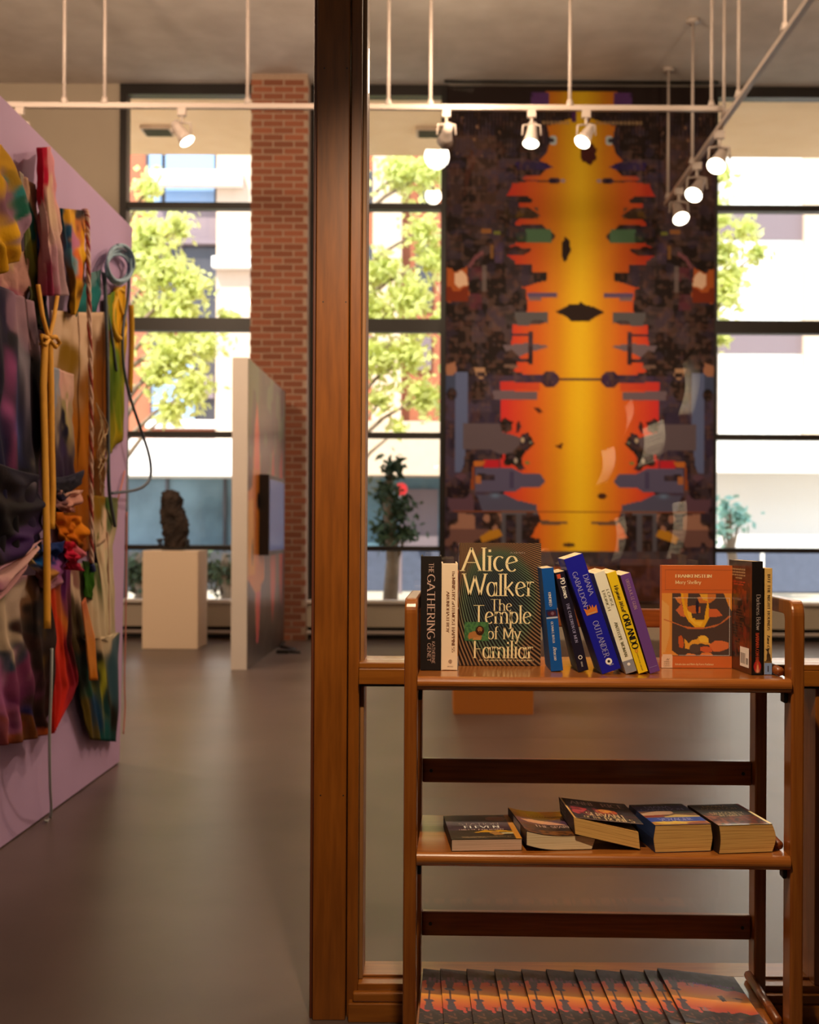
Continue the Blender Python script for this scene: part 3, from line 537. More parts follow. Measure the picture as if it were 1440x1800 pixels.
cw = c.obj('mural_print', paint_mat('print_gloss', .35, .5), lambda U, V: np.stack([np.full(U.shape, dx1+.003), 9.70+2.34*U, dz-.005-(dz-.01)*V], -1)); kid(cw, dw)
Ys, Ye = 10.3, 11.33; tv = empty('wall_screen', (dx1, 10.8, 1.27), label='flat screen in a black casing mounted on the display wall print', cat='screen')
kid(box('casing', M['black'], dx1+.005, dx1+.09, Ys, Ye, .92, 1.62, None, .004), tv); kid(box('screen', mat('screen_glow', '#202838', .2, emit='#606a90', es=.4), dx1+.0905, dx1+.093, Ys+.04, Ye-.04, .96, 1.58), tv)
cb = MB().tube([P(500, 1128, 11.9), (-1.5, 11.6, .012), (-1.33, 11.3, .012), (-1.42, 11.1, .012), (-1.25, 11.05, .012)], .012, 6).build('floor_cable', M['black'], smooth=True, label='black cable lying on the floor beside the display wall', cat='cable')
cb2 = MB().box(-1.47, -1.36, 11.02, 11.1, .002, .03).build('plug_block', M['black'], cb)
# lilac wall
xw = -1.535; zl = 2.65
lw_ = MB(); yb0, yb1, yt1 = 2.95, 5.81, 6.0
lw_.add([(xw-.12, yb0, .006), (xw, yb0, .006), (xw, yb1, .006), (xw-.12, yb1, .006), (xw-.12, yb0, zl), (xw, yb0, zl), (xw, yt1, zl), (xw-.12, yt1, zl)], [(0, 3, 2, 1), (4, 5, 6, 7), (0, 1, 5, 4), (1, 2, 6, 5), (2, 3, 7, 6), (3, 0, 4, 7)])
lw_.build('lilac_wall_panel', M['lilac'], label='free-standing lilac painted wall panel carrying the textile artwork', cat='wall panel')
# ------------------------------------------------------------------ track lighting
YA = 9.64; zt = P(800, 189, YA).z; XB_ = 2.33
ta_ = empty('track_rail', (0, YA, zt), label='white lighting track running across the room below the ceiling', cat='track')
kid(box('rail', M['rod'], -4.6, XB_-.03, YA-.02, YA+.02, zt-.02, zt+.02), ta_)
def rod(x, y, z, r):
    o = MB().tube([(x, y, z), (x, y, CZ)], .0135, 8).build('rod', M['rod'], smooth=True); kid(o, r)
    kid(MB().tube([(x, y, z+.07), (x, y, z+.015)], [.018, .034], 8).build('rod_clamp', M['rod'], smooth=True), r)
    kid(MB().tube([(x, y, CZ-.03), (x, y, CZ)], .06, 12).build('ceiling_rose', M['rod'], smooth=True), r)
for u in (113, 184, 435, 683, 757, 1002, 1251): rod(P(u, 160, YA).x, YA, zt, ta_)
tb_ = empty('track_rail', (XB_, 8.5, zt-.02), label='white lighting track running toward the camera at upper right', cat='track')
kid(box('rail', M['rod'], XB_-.02, XB_+.02, 4.6, 12.2, zt-.085, zt-.045), tb_)
kid(box('rail_coupler', M['rod'], XB_-.035, XB_+.035, YA-.06, YA+.06, zt-.045, zt-.02), tb_)
for y in (12.1, 10.95, 9.75, 9.28, 8.05, 6.2): rod(XB_, y, zt-.05, tb_)
def tlamp(x, y, z, aim, label, lit=True, s=1.0):
    r = empty('track_lamp', (x, y, z), label=label, cat='lamp', group='spot lamps on the ceiling tracks')
    MB().box(-.035*s, .035*s, -.02, .02, -.06*s, 0).build('adapter', M['rod'], r, .004)
    d = Vector(aim).normalized(); c0 = Vector((0, 0, -.2*s)); a = c0-d*.11*s; b = c0+d*.05*s
    MB().tube([(0, 0, -.05*s), (0, 0, -.12*s)], .012*s, 8).build('stem', M['rod'], r, smooth=True)
    MB().tube([(0, 0, -.11*s), (-.07*s, 0, -.12*s), (-.075*s, 0, -.2*s)], .008*s, 6).build('yoke', M['rod'], r, smooth=True); MB().tube([(0, 0, -.11*s), (.07*s, 0, -.12*s), (.075*s, 0, -.2*s)], .008*s, 6).build('yoke', M['rod'], r, smooth=True)
    MB().tube([a, a+d*.06*s, b-d*.03*s, b+d*.03*s], [.035*s, .04*s, .05*s, .068*s], 20).build('lamp_head', M['rod'], r, smooth=True)
    MB().tube([b+d*.031*s, b+d*.036*s], [.064*s, .06*s], 20).build('lens', M['tracklamp'], r, smooth=True)
    return r
tlamp(P(320, 190, YA).x, YA, zt-.02, (.55, -.1, -.8), 'white spot lamp on the track in front of the left window'); tlamp(P(35, 190, YA).x, YA, zt-.02, (-.9, -.9, .3), 'white spot lamp on the track just above the lilac wall')
tlamp(P(785, 190, YA).x, YA, zt-.02, (-.15, .95, -.4), 'white spot lamp on the track at the left edge of the banner'); tlamp(P(935, 190, YA).x, YA, zt-.02, (-.1, -.3, -.95), 'white double-armed spot lamp on the track left of the banner centre'); tlamp(P(1031, 190, YA).x, YA, zt-.02, (-.45, -.4, -.8), 'white spot lamp on the track right of the banner centre')
for y, aim, n in ((9.9, (-.35, -.5, -.7), 'upper right of the three on the slanting track'), (10.75, (-.4, -.5, -.7), 'middle one of the three on the slanting track'), (11.55, (.1, -.6, -.75), 'lowest of the three on the slanting track in the photo')):
    tlamp(XB_, y, zt-.085, aim, 'lit white spot lamp, '+n, s=1.2)
# ------------------------------------------------------------------ timber partition and lobby
YP = 2.76; q = lambda u, Y=YP: P(u, 935, Y).x
dj = empty('door_1', (q(580), YP, 0)); ST(dj, 'amber timber door post dividing the open doorway from the glass', 'door frame')
ZT = 3.0
def pr(nm, m, u0, u1, y0, y1, z0=0, z1=ZT, bev=.002, Y=YP): return kid(box(nm, m, q(u0, Y), q(u1, Y), y0, y1, z0, z1, None, bev), dj)
pr('door_jamb', M['wood'], 553.5, 611, YP, YP+.16); pr('door_stop', mat('red_brown_edge', '#5c2a12', .5), 547, 553, YP+.012, YP+.15)
for zz in (.52, 1.66, 2.2):
    for uu in (566, 606): kid(MB().tube([(q(uu), YP+.001, zz), (q(uu), YP-.0005, zz)], .0018, 8).build('nail_hole', M['black']), dj)
lb = empty('window_4', (q(1000), YP, 0)); ST(lb, 'large glass partition in an amber timber frame behind the bookcase', 'window')
def pw(nm, m, x0, x1, y0, y1, z0, z1, bev=.002): return kid(box(nm, m, x0, x1, y0, y1, z0, z1, None, bev), lb)
XE = 2.3
pw('stile', M['wood'], q(612.5), q(632), YP+.018, YP+.16, 0, ZT); pw('stile_bead', mat('lit_bead', '#9a6a3c', .5, noise=.2, nscale=10), q(632)+.0005, q(632)+.01, YP+.045, YP+.15, .079, ZT)  # paler bead colour stands in for light on the reveal
pw('stile', M['wood'], XE-.06, XE, YP+.018, YP+.16, 0, ZT)
zm0, zm1, zb = P(700, 1208, YP).z, P(700, 1165, YP).z, .079
pw('mid_rail', M['woodh'], q(632), XE-.061, YP, YP+.15, zm0+.006, zm1-.014); pw('rail_cap', M['woodh'], q(632), XE-.061, YP+.004, YP+.152, zm1-.0135, zm1); pw('rail_groove', M['black'], q(632), XE-.061, YP+.01, YP+.14, zm0, zm0+.0055)
pw('bottom_rail', M['woodh'], q(632)-.02, XE-.061, YP-.012, YP+.017, 0, zb-.036); pw('bottom_moulding', M['woodh'], q(632)-.01, XE-.061, YP-.004, YP+.017, zb-.0355, zb-.014, .004); pw('bottom_ledge', M['woodh'], q(632), XE-.061, YP+.0175, YP+.165, 0, zb)
pw('glazing_bead', M['woodh'], q(632)+.01, XE-.061, YP+.058, YP+.066, zb+.0005, zb+.006)
for nm, z0, z1 in (('lower', zb+.001, zm0), ('upper', zm1, ZT)):
    kid(box('glass_pane', M['paneglass'], q(632)+.012, XE-.061, YP+.07, YP+.0705+.006, z0+.0005, z1-.0005), lb)
pw('lower_stile', M['wood'], P(1438, 1400, YP).x, P(1438, 1400, YP).x+.06, YP+.02, YP+.15, zb+.0005, zm0-.0005)
# lobby shell round the camera
ST(box('wall_partition', M['beige'], -7, -1.9, YP, YP+.16, 0, CZ), 'wall between lobby and gallery, left of the doorway', 'wall')
ST(box('wall_partition', M['beige'], XE, 8, YP, YP+.16, 0, CZ), 'wall between lobby and gallery, right of the glass', 'wall')
ST(box('wall_partition', M['beige'], -1.9, XE, YP, YP+.16, ZT, CZ), 'wall above the doorway and glass', 'wall')
lobby = mat('lobby_paint', '#4a3c32', .9)
ST(box('wall_lobby', lobby, -3.2, 3.6, -6.1, -6, 0, 3.2), 'lobby rear wall', 'wall'); ST(box('wall_lobby_left', lobby, -3.2, -3.1, -6, YP-.002, 0, 3.2), 'lobby left wall', 'wall'); ST(box('wall_lobby_right', lobby, 3.5, 3.6, -6, YP-.002, 0, 3.2), 'lobby right wall', 'wall')
ST(box('ceiling_lobby', lobby, -3.2, 3.6, -6.1, YP-.002, 3.2, 3.3), 'lobby ceiling', 'ceiling')
# ------------------------------------------------------------------ folding bookcase
BY = 2.371; BX = (712-U0)/F*BY; BZR = -0.0235     # front-left foot, small yaw (right end nearer)
bc = empty('folding_bookcase', (BX, BY, 0), BZR, label='open wooden folding bookcase with three shelves standing against the glass', cat='bookcase')
BW = .790; PW = .026; BD = .345
def bco(o): o.parent = bc; return o
def arcp(cy, cz, r, a0, a1, n=7): return [(cy+r*math.cos(math.radians(a0+(a1-a0)*i/n)), cz+r*math.sin(math.radians(a0+(a1-a0)*i/n))) for i in range(n+1)]
ztop = .998; r1 = .03; r0 = .014; pd = .056; rh = .03
def side(x0, nm):
    A = [(0, .001)]+arcp(r1, ztop-r1, r1, 180, 90)+arcp(BD-r1, ztop-r1, r1, 90, 0)+[(BD, .001)]
    B = [(pd, .001)]+arcp(pd+r0, ztop-rh-r0, r0, 180, 90)+arcp(BD-pd-r0, ztop-rh-r0, r0, 90, 0)+[(BD-pd, .001)]
    o = MB().strip(A, B, x0, x0+PW).build(nm, M['casev'], bc, .004); o['label'] = 'upside-down U shaped end frame'
side(0, 'end_frame'); side(BW-PW, 'end_frame')
SZ = (.843, .4935, .140)
def shelf(z):
    y0, y1, th, r = -.006, .315, .028, .0135; poly = [(y1, z), (y0+r, z)]+arcp(y0+r, z-r, r, 90, 270, 10)[1:]+[(y0+r, z-th), (y1, z-th)]
    MB().prism(poly, PW+.0005, BW-PW+.006-.0065).build('shelf', M['case'], bc)
    MB().tube([(BW-PW-.0105, .05, z+.010), (BW-PW-.0105, .3, z+.010)], .0095, 12).build('side_rail', M['caserail'], bc, smooth=True)
    for s, x in ((0, PW+.001), (1, BW-PW-.009)):
        MB().box(x, x+.008, .022, .05, z-th-.022, z-th-.0005).build('hinge_bracket', M['black'], bc, .002)
for z in SZ: shelf(z)
for z0, z1, m in ((.918, .960, 'caserail'), (.566, .620, 'caserail'), (.221, .276, 'caserail')):
    o = MB().box(PW+.0005, BW-PW-.0005, .318, .336, z0, z1).build('back_rail', M[m], bc, .003)
    for x in (PW+.02, BW-PW-.02): MB().tube([(x, .3175, (z0+z1)/2), (x, .316, (z0+z1)/2)], .004, 10).build('screw', M['black'], o)
bmx = Matrix.Translation((BX, BY, 0)) @ Matrix.Rotation(BZR, 4, 'Z')
# ------------------------------------------------------------------ books
def pagemat(nm, c1, c2, sc_=1.0):
    m = bpy.data.materials.new(nm); m.use_nodes = True; nt = m.node_tree; b = nt.nodes['Principled BSDF']; b.inputs['Roughness'].default_value = .85
    tc = nt.nodes.new('ShaderNodeTexCoord'); mp = nt.nodes.new('ShaderNodeMapping'); mp.inputs['Scale'].default_value = (900*sc_, 6, 6); nt.links.new(tc.outputs['Object'], mp.inputs[0])
    n = nt.nodes.new('ShaderNodeTexNoise'); n.inputs['Scale'].default_value = 1; n.inputs['Detail'].default_value = 3; nt.links.new(mp.outputs[0], n.inputs['Vector'])
    r = nt.nodes.new('ShaderNodeValToRGB'); r.color_ramp.elements[0].position = .34; r.color_ramp.elements[0].color = (*lin(c2), 1); r.color_ramp.elements[1].position = .5; r.color_ramp.elements[1].color = (*lin(c1), 1)
    nt.links.new(n.outputs['Fac'], r.inputs[0]); nt.links.new(r.outputs[0], b.inputs['Base Color']); return m
M['page'] = pagemat('paper_edges', '#e6cfa6', '#c09a66'); M['page_old'] = pagemat('aged_paper_edges', '#dfae62', '#b47a34', .7); M['page_pink'] = pagemat('pinkish_paper_edges', '#d8b49a', '#b08468')
def cover(nm, col, rough=.35, **k): return mat(nm, col, rough+.15, spec=.2, **k)
def gbox(x0, x1, y0, y1, z0, z1, n, warp):
    mb = MB(); nx, ny, nz = n
    def face(o, a, b, na, nb):
        vs = [tuple(o[k]+a[k]*i/na+b[k]*j/nb for k in range(3)) for j in range(nb+1) for i in range(na+1)]
        mb.add(vs, [(j*(na+1)+i, j*(na+1)+i+1, (j+1)*(na+1)+i+1, (j+1)*(na+1)+i) for j in range(nb) for i in range(na)])
    X, Y, Z = x1-x0, y1-y0, z1-z0
    face((x0, y0, z0), (X, 0, 0), (0, 0, Z), nx, nz); face((x0, y1, z0), (0, 0, Z), (X, 0, 0), nz, nx)
    face((x0, y0, z0), (0, 0, Z), (0, Y, 0), nz, ny); face((x1, y0, z0), (0, Y, 0), (0, 0, Z), ny, nz)
    face((x0, y0, z0), (0, Y, 0), (X, 0, 0), ny, nx); face((x0, y0, z1), (X, 0, 0), (0, Y, 0), nx, ny)
    if warp: mb.v = [warp(*p) for p in mb.v]
    import bmesh
    bm = bmesh.new(); vv = [bm.verts.new(p) for p in mb.v]
    for f in mb.f: bm.faces.new([vv[i] for i in f])
    bmesh.ops.remove_doubles(bm, verts=bm.verts, dist=1e-6); bmesh.ops.recalc_face_normals(bm, faces=bm.faces); me = bpy.data.meshes.new('m'); bm.to_mesh(me); bm.free(); return me
class Book:
    """thickness on x, spine at y=0 facing -y, height on z; front cover at +x"""
    def __init__(s, T, Hh, D, cm, pm, label, hard=False, warp=None, n=(1, 1, 1), cwarp=None, name='book', inset=.0):
        s.T, s.H, s.D = T, Hh, D; s.warp = warp or (lambda x, y, z: (x, y, z)); s.cwarp = cwarp or s.warp
        s.r = empty(name, label=label, cat='book'); c = .0028 if hard else .0007; ov = .004 if hard else 0.0003
        def mk(nm, me, m, bev=0):
            me.materials.append(m); me.name = nm; o = bpy.data.objects.new(nm, me); C.objects.link(o); o.parent = s.r
            if bev: b = o.modifiers.new('bevel', 'BEVEL'); b.width = bev; b.segments = 2; b.limit_method = 'ANGLE'
            if warp: me.polygons.foreach_set('use_smooth', [False]*len(me.polygons))
            return o
        mk('page_block', gbox(-T/2+c+.0001, T/2-c-.0001, c+.0001, D-ov-.0005, ov, Hh-ov, n, warp), M[pm])
        mk('back_cover', gbox(-T/2, -T/2+c, 0, D, 0, Hh, (1, n[1], n[2]), warp), cm)
        s.fc = mk('front_cover', gbox(T/2-c, T/2, 0, D, 0, Hh, (1, n[1], n[2]), cwarp or warp), cm)
        mk('spine', gbox(-T/2, T/2, -.0002, c, 0, Hh, n, warp), cm, .0012 if not warp else 0)
        s.e = .0005
    def spine(s, a, b): return s.warp(a, -s.e-.0002, b)
    def front(s, a, b): return s.cwarp(s.T/2+s.e, a, b)
    def back(s, a, b): return s.warp(-s.T/2-s.e, s.D-a, b)
    def t(s, name, m, surf, txt, ax, ay, h, width=None, **k): return letters(name, m, s.r, getattr(s, surf), txt, ax, ay, h, width, **k)
    def quad(s, name, m, surf, a0, a1, b0, b1, e=0):
        f = getattr(s, surf); old = s.e; s.e += e; o = MB().add([f(a0, b0), f(a1, b0), f(a1, b1), f(a0, b1)], [(0, 1, 2, 3)]).build(name, m, s.r, fix=False); s.e = old; return o
    def disc(s, name, m, surf, a, b, r, n=20, e=0, ring=0):
        f = getattr(s, surf); old = s.e; s.e += e; A = [2*math.pi*i/n for i in range(n)]; vs = [f(a+r*math.cos(t), b+r*math.sin(t)) for t in A]
        if ring: vs += [f(a+(r-ring)*math.cos(t), b+(r-ring)*math.sin(t)) for t in A]; fs = [(i, (i+1) % n, n+(i+1) % n, n+i) for i in range(n)]
        else: fs = [tuple(range(n))]
        o = MB().add(vs, fs).build(name, m, s.r, fix=False); s.e = old; return o
    def art(s, name, cv, m, surf, a0, a1, b0, b1, e=-.0002):
        f = getattr(s, surf); old = s.e; s.e += e
        def fn(U, V): return np.array([[f(a0+(a1-a0)*U[i, j], b1-(b1-b0)*V[i, j]) for j in range(U.shape[1])] for i in range(U.shape[0])])
        o = cv.obj(name, m, fn, s.r); s.e = old; return o
    def stand(s, x, y, z, rz=0.0, lean=0.0, face=False):
        s.r.matrix_world = Matrix.Translation((x, y, z)) @ Matrix.Rotation(rz-(math.pi/2 if face else 0), 4, 'Z') @ Matrix.Rotation(lean, 4, 'Y')
        s.r.location, s.r.rotation_mode = (x, y, z), 'XYZ'; return s
    def lie(s, x, y, z, rz=0.0, roll=0.0):
        m = Matrix(((0, 1, 0), (0, 0, 1), (1, 0, 0))).to_4x4()
        s.r.matrix_world = Matrix.Translation((x, y, z+s.T/2)) @ Matrix.Rotation(rz, 4, 'Z') @ Matrix.Rotation(roll, 4, 'Y') @ m; return s
ink = lambda n, c, r=.5: mat(n, c, r)
I = dict(cream=ink('ink_cream', '#f0dca8'), pink=ink('ink_pale_pink', '#d8b4a4'), brown=ink('ink_brown', '#7a4a30'), dark=ink('ink_dark', '#2a1c18'), white=ink('ink_white', '#f0ece4'), lilac=ink('ink_lilac', '#b4b0dc'), gold=ink('ink_gold', '#c8a878'), orange=ink('ink_orange', '#d87828'), fire=ink('ink_fire', '#c84a28'), olive=ink('ink_olive', '#6a6638'), black=ink('ink_black', '#0c0a0a'), grey=ink('ink_grey', '#8a8a94'), silver=ink('ink_silver', '#a89890'), purple=ink('ink_purple', '#8a3c9a'))
PM = paint_mat('cover_print', .32, .5, coat=.3); PM2 = paint_mat('cover_print_matte', .5, .4, coat=.1)
z1 = SZ[0]+.0008
def at(u, v_or_Y, isY=False):
    Yv = v_or_Y if isY else (H-SZ[0])*F/(v_or_Y-V0); return (u-U0+ROLL*(1180-V0))/F*Yv, Yv
# 1 The Gathering
b = Book(.0425, .236, .155, cover('black_board', '#1c1614', .5), 'page', 'thick black hardback with pale lettering down its spine, leftmost on the top shelf', hard=True, n=(1, 1, 1))
x, y = at(757, 1181); b.stand(x, 2.47, z1)
b.t('title_lettering', I['pink'], 'spine', 'THE', -.0045, .222, .0098, .021, down=True, thick=.12); b.t('title_lettering', I['pink'], 'spine', 'GATHERING', -.0075, .198, .0155, .134, down=True, thick=.13)
b.t('author_lettering', I['pink'], 'spine', 'KATHERINE', .0025, .060, .0062, .046, down=True, serif=False, thick=.09, thin=.07); b.t('author_lettering', I['pink'], 'spine', 'GENET', -.007, .056, .0075, .038, down=True, serif=False, thick=.09, thin=.07)
# 2 The Ministry
b = Book(.0335, .221, .15, cover('cream_board', '#ead2b4', .6), 'page', 'cream hardback with small brown spine lettering, standing right of the thick black hardback', hard=True)
x, y = at(790, 1180); b.stand(x, 2.475, z1)
b.t('title_lettering', I['brown'], 'spine', 'The', .005, .206, .0052, .013, down=True); b.t('title_lettering', I['brown'], 'spine', 'MINISTRY', .005, .192, .0060, .047, down=True, thick=.17); b.t('title_lettering', I['brown'], 'spine', 'of', .005, .143, .0055, .007, down=True, slant=.3); b.t('title_lettering', I['brown'], 'spine', 'UTMOST HAPPINESS', .005, .133, .0060, .096, down=True, thick=.17)
b.t('author_lettering', I['brown'], 'spine', 'ARUNDHATI ROY', -.0065, .163, .0058, .085, down=True, thick=.16); b.disc('publisher_mark', I['brown'], 'spine', .002, .018, .0038, ring=.001); b.disc('publisher_mark', I['brown'], 'spine', .002, .018, .0016, ring=.0008); b.t('publisher_mark', I['brown'], 'spine', 'VINTAGE', .002, .0065, .0022, .013, align='c')
# 3 The Temple of My Familiar
def feather():
    m = bpy.data.materials.new('feather_print'); m.use_nodes = True; nt = m.node_tree; bb = nt.nodes['Principled BSDF']; bb.inputs['Roughness'].default_value = .35; bb.inputs['Coat Weight'].default_value = .3
    tc = nt.nodes.new('ShaderNodeTexCoord'); mp = nt.nodes.new('ShaderNodeMapping'); mp.inputs['Location'].default_value = (0, .06, .16); nt.links.new(tc.outputs['Object'], mp.inputs[0])
    n = nt.nodes.new('ShaderNodeTexNoise'); n.inputs['Scale'].default_value = 6; nt.links.new(tc.outputs['Object'], n.inputs['Vector'])
    sep = nt.nodes.new('ShaderNodeSeparateXYZ'); nt.links.new(tc.outputs['Object'], sep.inputs[0])
    def mth(op, *a):
        k = nt.nodes.new('ShaderNodeMath'); k.operation = op
        for i, q_ in enumerate(a):
            if isinstance(q_, (int, float)): k.inputs[i].default_value = q_
            else: nt.links.new(q_, k.inputs[i])
        return k.outputs[0]
    dy = mth('SUBTRACT', sep.outputs['Y'], .02); dz_ = mth('SUBTRACT', sep.outputs['Z'], .33)
    ang = mth('ARCTAN2', dz_, dy); rad = mth('SQRT', mth('ADD', mth('MULTIPLY', dy, dy), mth('MULTIPLY', dz_, dz_)))
    ph = mth('ADD', mth('MULTIPLY', ang, 250.0), mth('ADD', mth('MULTIPLY', rad, -330.0), mth('MULTIPLY', n.outputs['Fac'], 14.0)))
    wv = mth('SINE', ph); r = nt.nodes.new('ShaderNodeValToRGB'); r.color_ramp.elements[0].position = .45; r.color_ramp.elements[1].position = .75; nt.links.new(mth('MULTIPLY_ADD', wv, .5, .5), r.inputs[0])
    # base hue by place: copper rim, green band, dark blue heart
    d2 = mth('ADD', mth('POWER', mth('MULTIPLY', mth('SUBTRACT', sep.outputs['Y'], .085), 9.5), 2.0), mth('POWER', mth('MULTIPLY', mth('SUBTRACT', sep.outputs['Z'], .13), 7.0), 2.0))
    d2 = mth('ADD', d2, mth('MULTIPLY', n.outputs['Fac'], .5)); r2 = nt.nodes.new('ShaderNodeValToRGB'); nt.links.new(d2, r2.inputs[0]); el = r2.color_ramp.elements
    el[0].position = .25; el[0].color = (*lin('#333c4a'), 1); el[1].position = 1.0; el[1].color = (*lin('#8c6848'), 1); e_ = el.new(.55); e_.color = (*lin('#4a5c54'), 1); e_ = el.new(.78); e_.color = (*lin('#66785a'), 1)
    mx = nt.nodes.new('ShaderNodeMix'); mx.data_type = 'RGBA'; nt.links.new(r.outputs[0], mx.inputs['Factor']); mx.inputs[6].default_value = (*lin('#1a1416'), 1); nt.links.new(r2.outputs[0], mx.inputs[7]); nt.links.new(mx.outputs[2], bb.inputs['Base Color']); return m
b = Book(.032, .263, .176, feather(), 'page', 'tallest hardback, facing forward, large cream letters and small lion picture on a dark lined cover', hard=True)
x, y = at(806, 2.575, True); b.stand(x, 2.58, z1, face=True)
s_ = 814.0; tx = lambda u: (u-806)/s_; tz = lambda v: (1170-v)/s_
for w_, u0, u1, vb, hpx in (('Alice', 811, 909, 1004.5, 40), ('Walker', 814, 938, 1048, 38), ('The', 861, 899, 1074, 19.5), ('Temple', 831, 933, 1096, 31), ('of My', 856, 914, 1123.5, 21), ('Familiar', 831, 937, 1156.5, 30)):
    b.t('title_lettering' if vb > 1050 else 'author_lettering', I['cream'], 'front', w_, tx(u0), tz(vb), hpx/s_, (u1-u0)/s_, thick=.112, thin=.03, track=.02)
b.t('small_lettering', I['cream'], 'front', 'BY THE AUTHOR OF THE COLOR PURPLE', tx(842), tz(1162), .0032, (938-842)/s_, thick=.16); b.t('small_lettering', I['silver'], 'front', 'A NOVEL', tx(895), tz(974), .003, .034)
lc = Cv(0, 0, 42, 33, .7, '#4c7a48'); lc.blot(0, 0, 42, 33, '#3a6440', .5, 16); lc.blob([(6, 26), (8, 19), (16, 16), (24, 18), (30, 24), (30, 29), (18, 27), (8, 30)], '#a8703c', .6); lc.ell(27, 15, 7.5, 8.5, '#3a1e12'); lc.ell(27, 13, 4, 4.6, '#a06a3c'); lc.ell(25.5, 12.5, .8, .8, '#201008'); lc.ell(28.8, 12.5, .8, .8, '#201008'); lc.ell(27, 16, 1.6, 1.2, '#3a2014'); lc.poly([(16, 27), (28, 26), (29, 31), (14, 31)], '#b8804a')
b.art('lion_picture', lc, PM, 'front', tx(816), tx(858), tz(1127), tz(1094), e=.0001)
# 4-9 leaning paperbacks (lean: top to the left -> negative rotation about y)
def lean_at(b, ul, v, ang, Yv, rz=0.0):     # lowest corner sits at pixel ul
    x = (ul-U0+ROLL*(v-V0))/F*Yv; a = math.radians(ang); lx = b.T/2 if False else -b.T/2
    # pivot on bottom-left corner: origin offset
    cx = x+math.cos(a)*b.T/2; cz = z1+math.sin(a)*b.T/2
    b.stand(cx, Yv, cz, rz, -a); return b
blue = cover('blue_card', '#12509c'); k4 = Book(.0245, .213, .135, blue, 'page', 'slim bright blue paperback leaning slightly, just right of the forward-facing lion cover book')
lean_at(k4, 969, 1183, 5.6, 2.46)
k4.t('title_lettering', I['white'], 'spine', 'KINDRED', -.0035, .163, .0055, .029, down=True, thick=.17, serif=False)
kc = Cv(0, 0, 21, 16, .7, '#182c58'); kc.blob([(3, 3), (18, 2), (19, 11), (10, 13), (3, 10)], '#4a2030', .8); kc.rect(0, 13, 21, 16, '#b8c0d0'); kc.ell(12, 7, 3, 3, '#7a5a6a')
k4.art('spine_picture', kc, PM, 'spine', -.0115, .0115, .108, .127); k4.t('author_lettering', I['white'], 'spine', 'OCTAVIA E. BUTLER', -.0035, .102, .0045, .044, down=True, thick=.15, serif=False); k4.t('publisher_mark', I['white'], 'spine', 'Beacon', -.0035, .05, .0065, .027, down=True, slant=.35)
navy = cover('dark_navy_card', '#1c1628'); k5 = Book(.0215, .209, .135, navy, 'page', 'thin dark navy paperback with a red corner mark, leaning left beside the slim blue one')
lean_at(k5, 1017, 1181, 13.6, 2.45)
k5.t('author_lettering', I['white'], 'spine', 'PD James', -.0035, .196, .0085, .042, down=True, thick=.22, thin=.12, serif=False); k5.t('title_lettering', I['lilac'], 'spine', 'THE CHILDREN OF MEN', -.003, .143, .0058, .083, down=True); k5.disc('publisher_mark', I['white'], 'spine', 0, .029, .0042, ring=.0013); k5.t('publisher_mark', I['white'], 'spine', 'VINTAGE', -.0015, .02, .003, .011, down=True)
k5.quad('red_logo', I['fire'], 'spine', -.0085, -.001, .196, .205)
roy = cover('royal_blue_card', '#1c1c9c'); k6 = Book(.0395, .245, .13, roy, 'page', 'thick royal blue paperback with an orange crown on its spine, leaning left')
lean_at(k6, 1059, 1186, 18.8, 2.415)
k6.t('author_lettering', I['lilac'], 'spine', 'DIANA', .0065, .203, .0095, .044, down=True, thick=.10); k6.t('author_lettering', I['lilac'], 'spine', 'GABALDON', -.0125, .214, .0095, .074, down=True, thick=.10)
k6.t('title_lettering', I['lilac'], 'spine', 'OUTLANDER', -.005, .107, .0112, .076, down=True, thick=.10); k6.disc('publisher_mark', I['white'], 'spine', .001, .021, .0068); k6.disc('publisher_mark', I['dark'], 'spine', .001, .021, .0028, e=.0002); k6.t('publisher_mark', I['white'], 'spine', 'DELTA', .004, .012, .0028, .009, align='c')
cw_ = [(-.0115, -.008), (.0115, -.008), (.0125, .001), (.0135, .008), (.007, .003), (.0055, .0105), (.0015, .004), (0, .013), (-.0015, .004), (-.0055, .0105), (-.007, .003), (-.0135, .008), (-.0125, .001)]
MB().add([k6.spine(a+.0, .130+c_) for a, c_ in cw_], [(0, 1, 2, 3, 4), (0, 4, 5, 6, 7), (0, 7, 8, 9, 10), (0, 10, 11, 12)]).build('crown_emblem', I['orange'], k6.r, fix=False)
k6.quad('crown_band', I['gold'], 'spine', -.009, .009, .1235, .1255, e=.0002)
k6.t('cover_lettering', ink('ink_navy', '#2a2a5c'), 'back', 'OUTLANDER', .05, .13, .012, .07, thick=.12)
wh = cover('white_card', '#ece6d0', .45); k7 = Book(.0225, .214, .15, wh, 'page', 'white paperback with a grey foot to its spine, leaning left against the yellow one')
lean_at(k7, 1101, 1184, 18.2, 2.42)
k7.t('author_lettering', I['olive'], 'spine', 'LOUISE', .0025, .176, .0056, .038, down=True, thick=.11, serif=False); k7.t('author_lettering', I['olive'], 'spine', 'ERDRICH', -.0065, .176, .0056, .043, down=True, thick=.11, serif=False); k7.t('title_lettering', I['olive'], 'spine', 'ANTELOPE WOMAN', -.003, .107, .0065, .073, down=True, thick=.14, serif=False)
k7.quad('grey_foot', I['grey'], 'spine', -.0112, .0112, .0005, .026, e=-.0002); k7.disc('publisher_mark', I['white'], 'spine', 0, .018, .0032)
ye = cover('yellow_card', '#e8c41c', .45); k8 = Book(.0195, .214, .15, ye, 'page', 'yellow paperback with heavy black spine lettering, leaning left between white and purple books')
lean_at(k8, 1123, 1184, 18.0, 2.425)
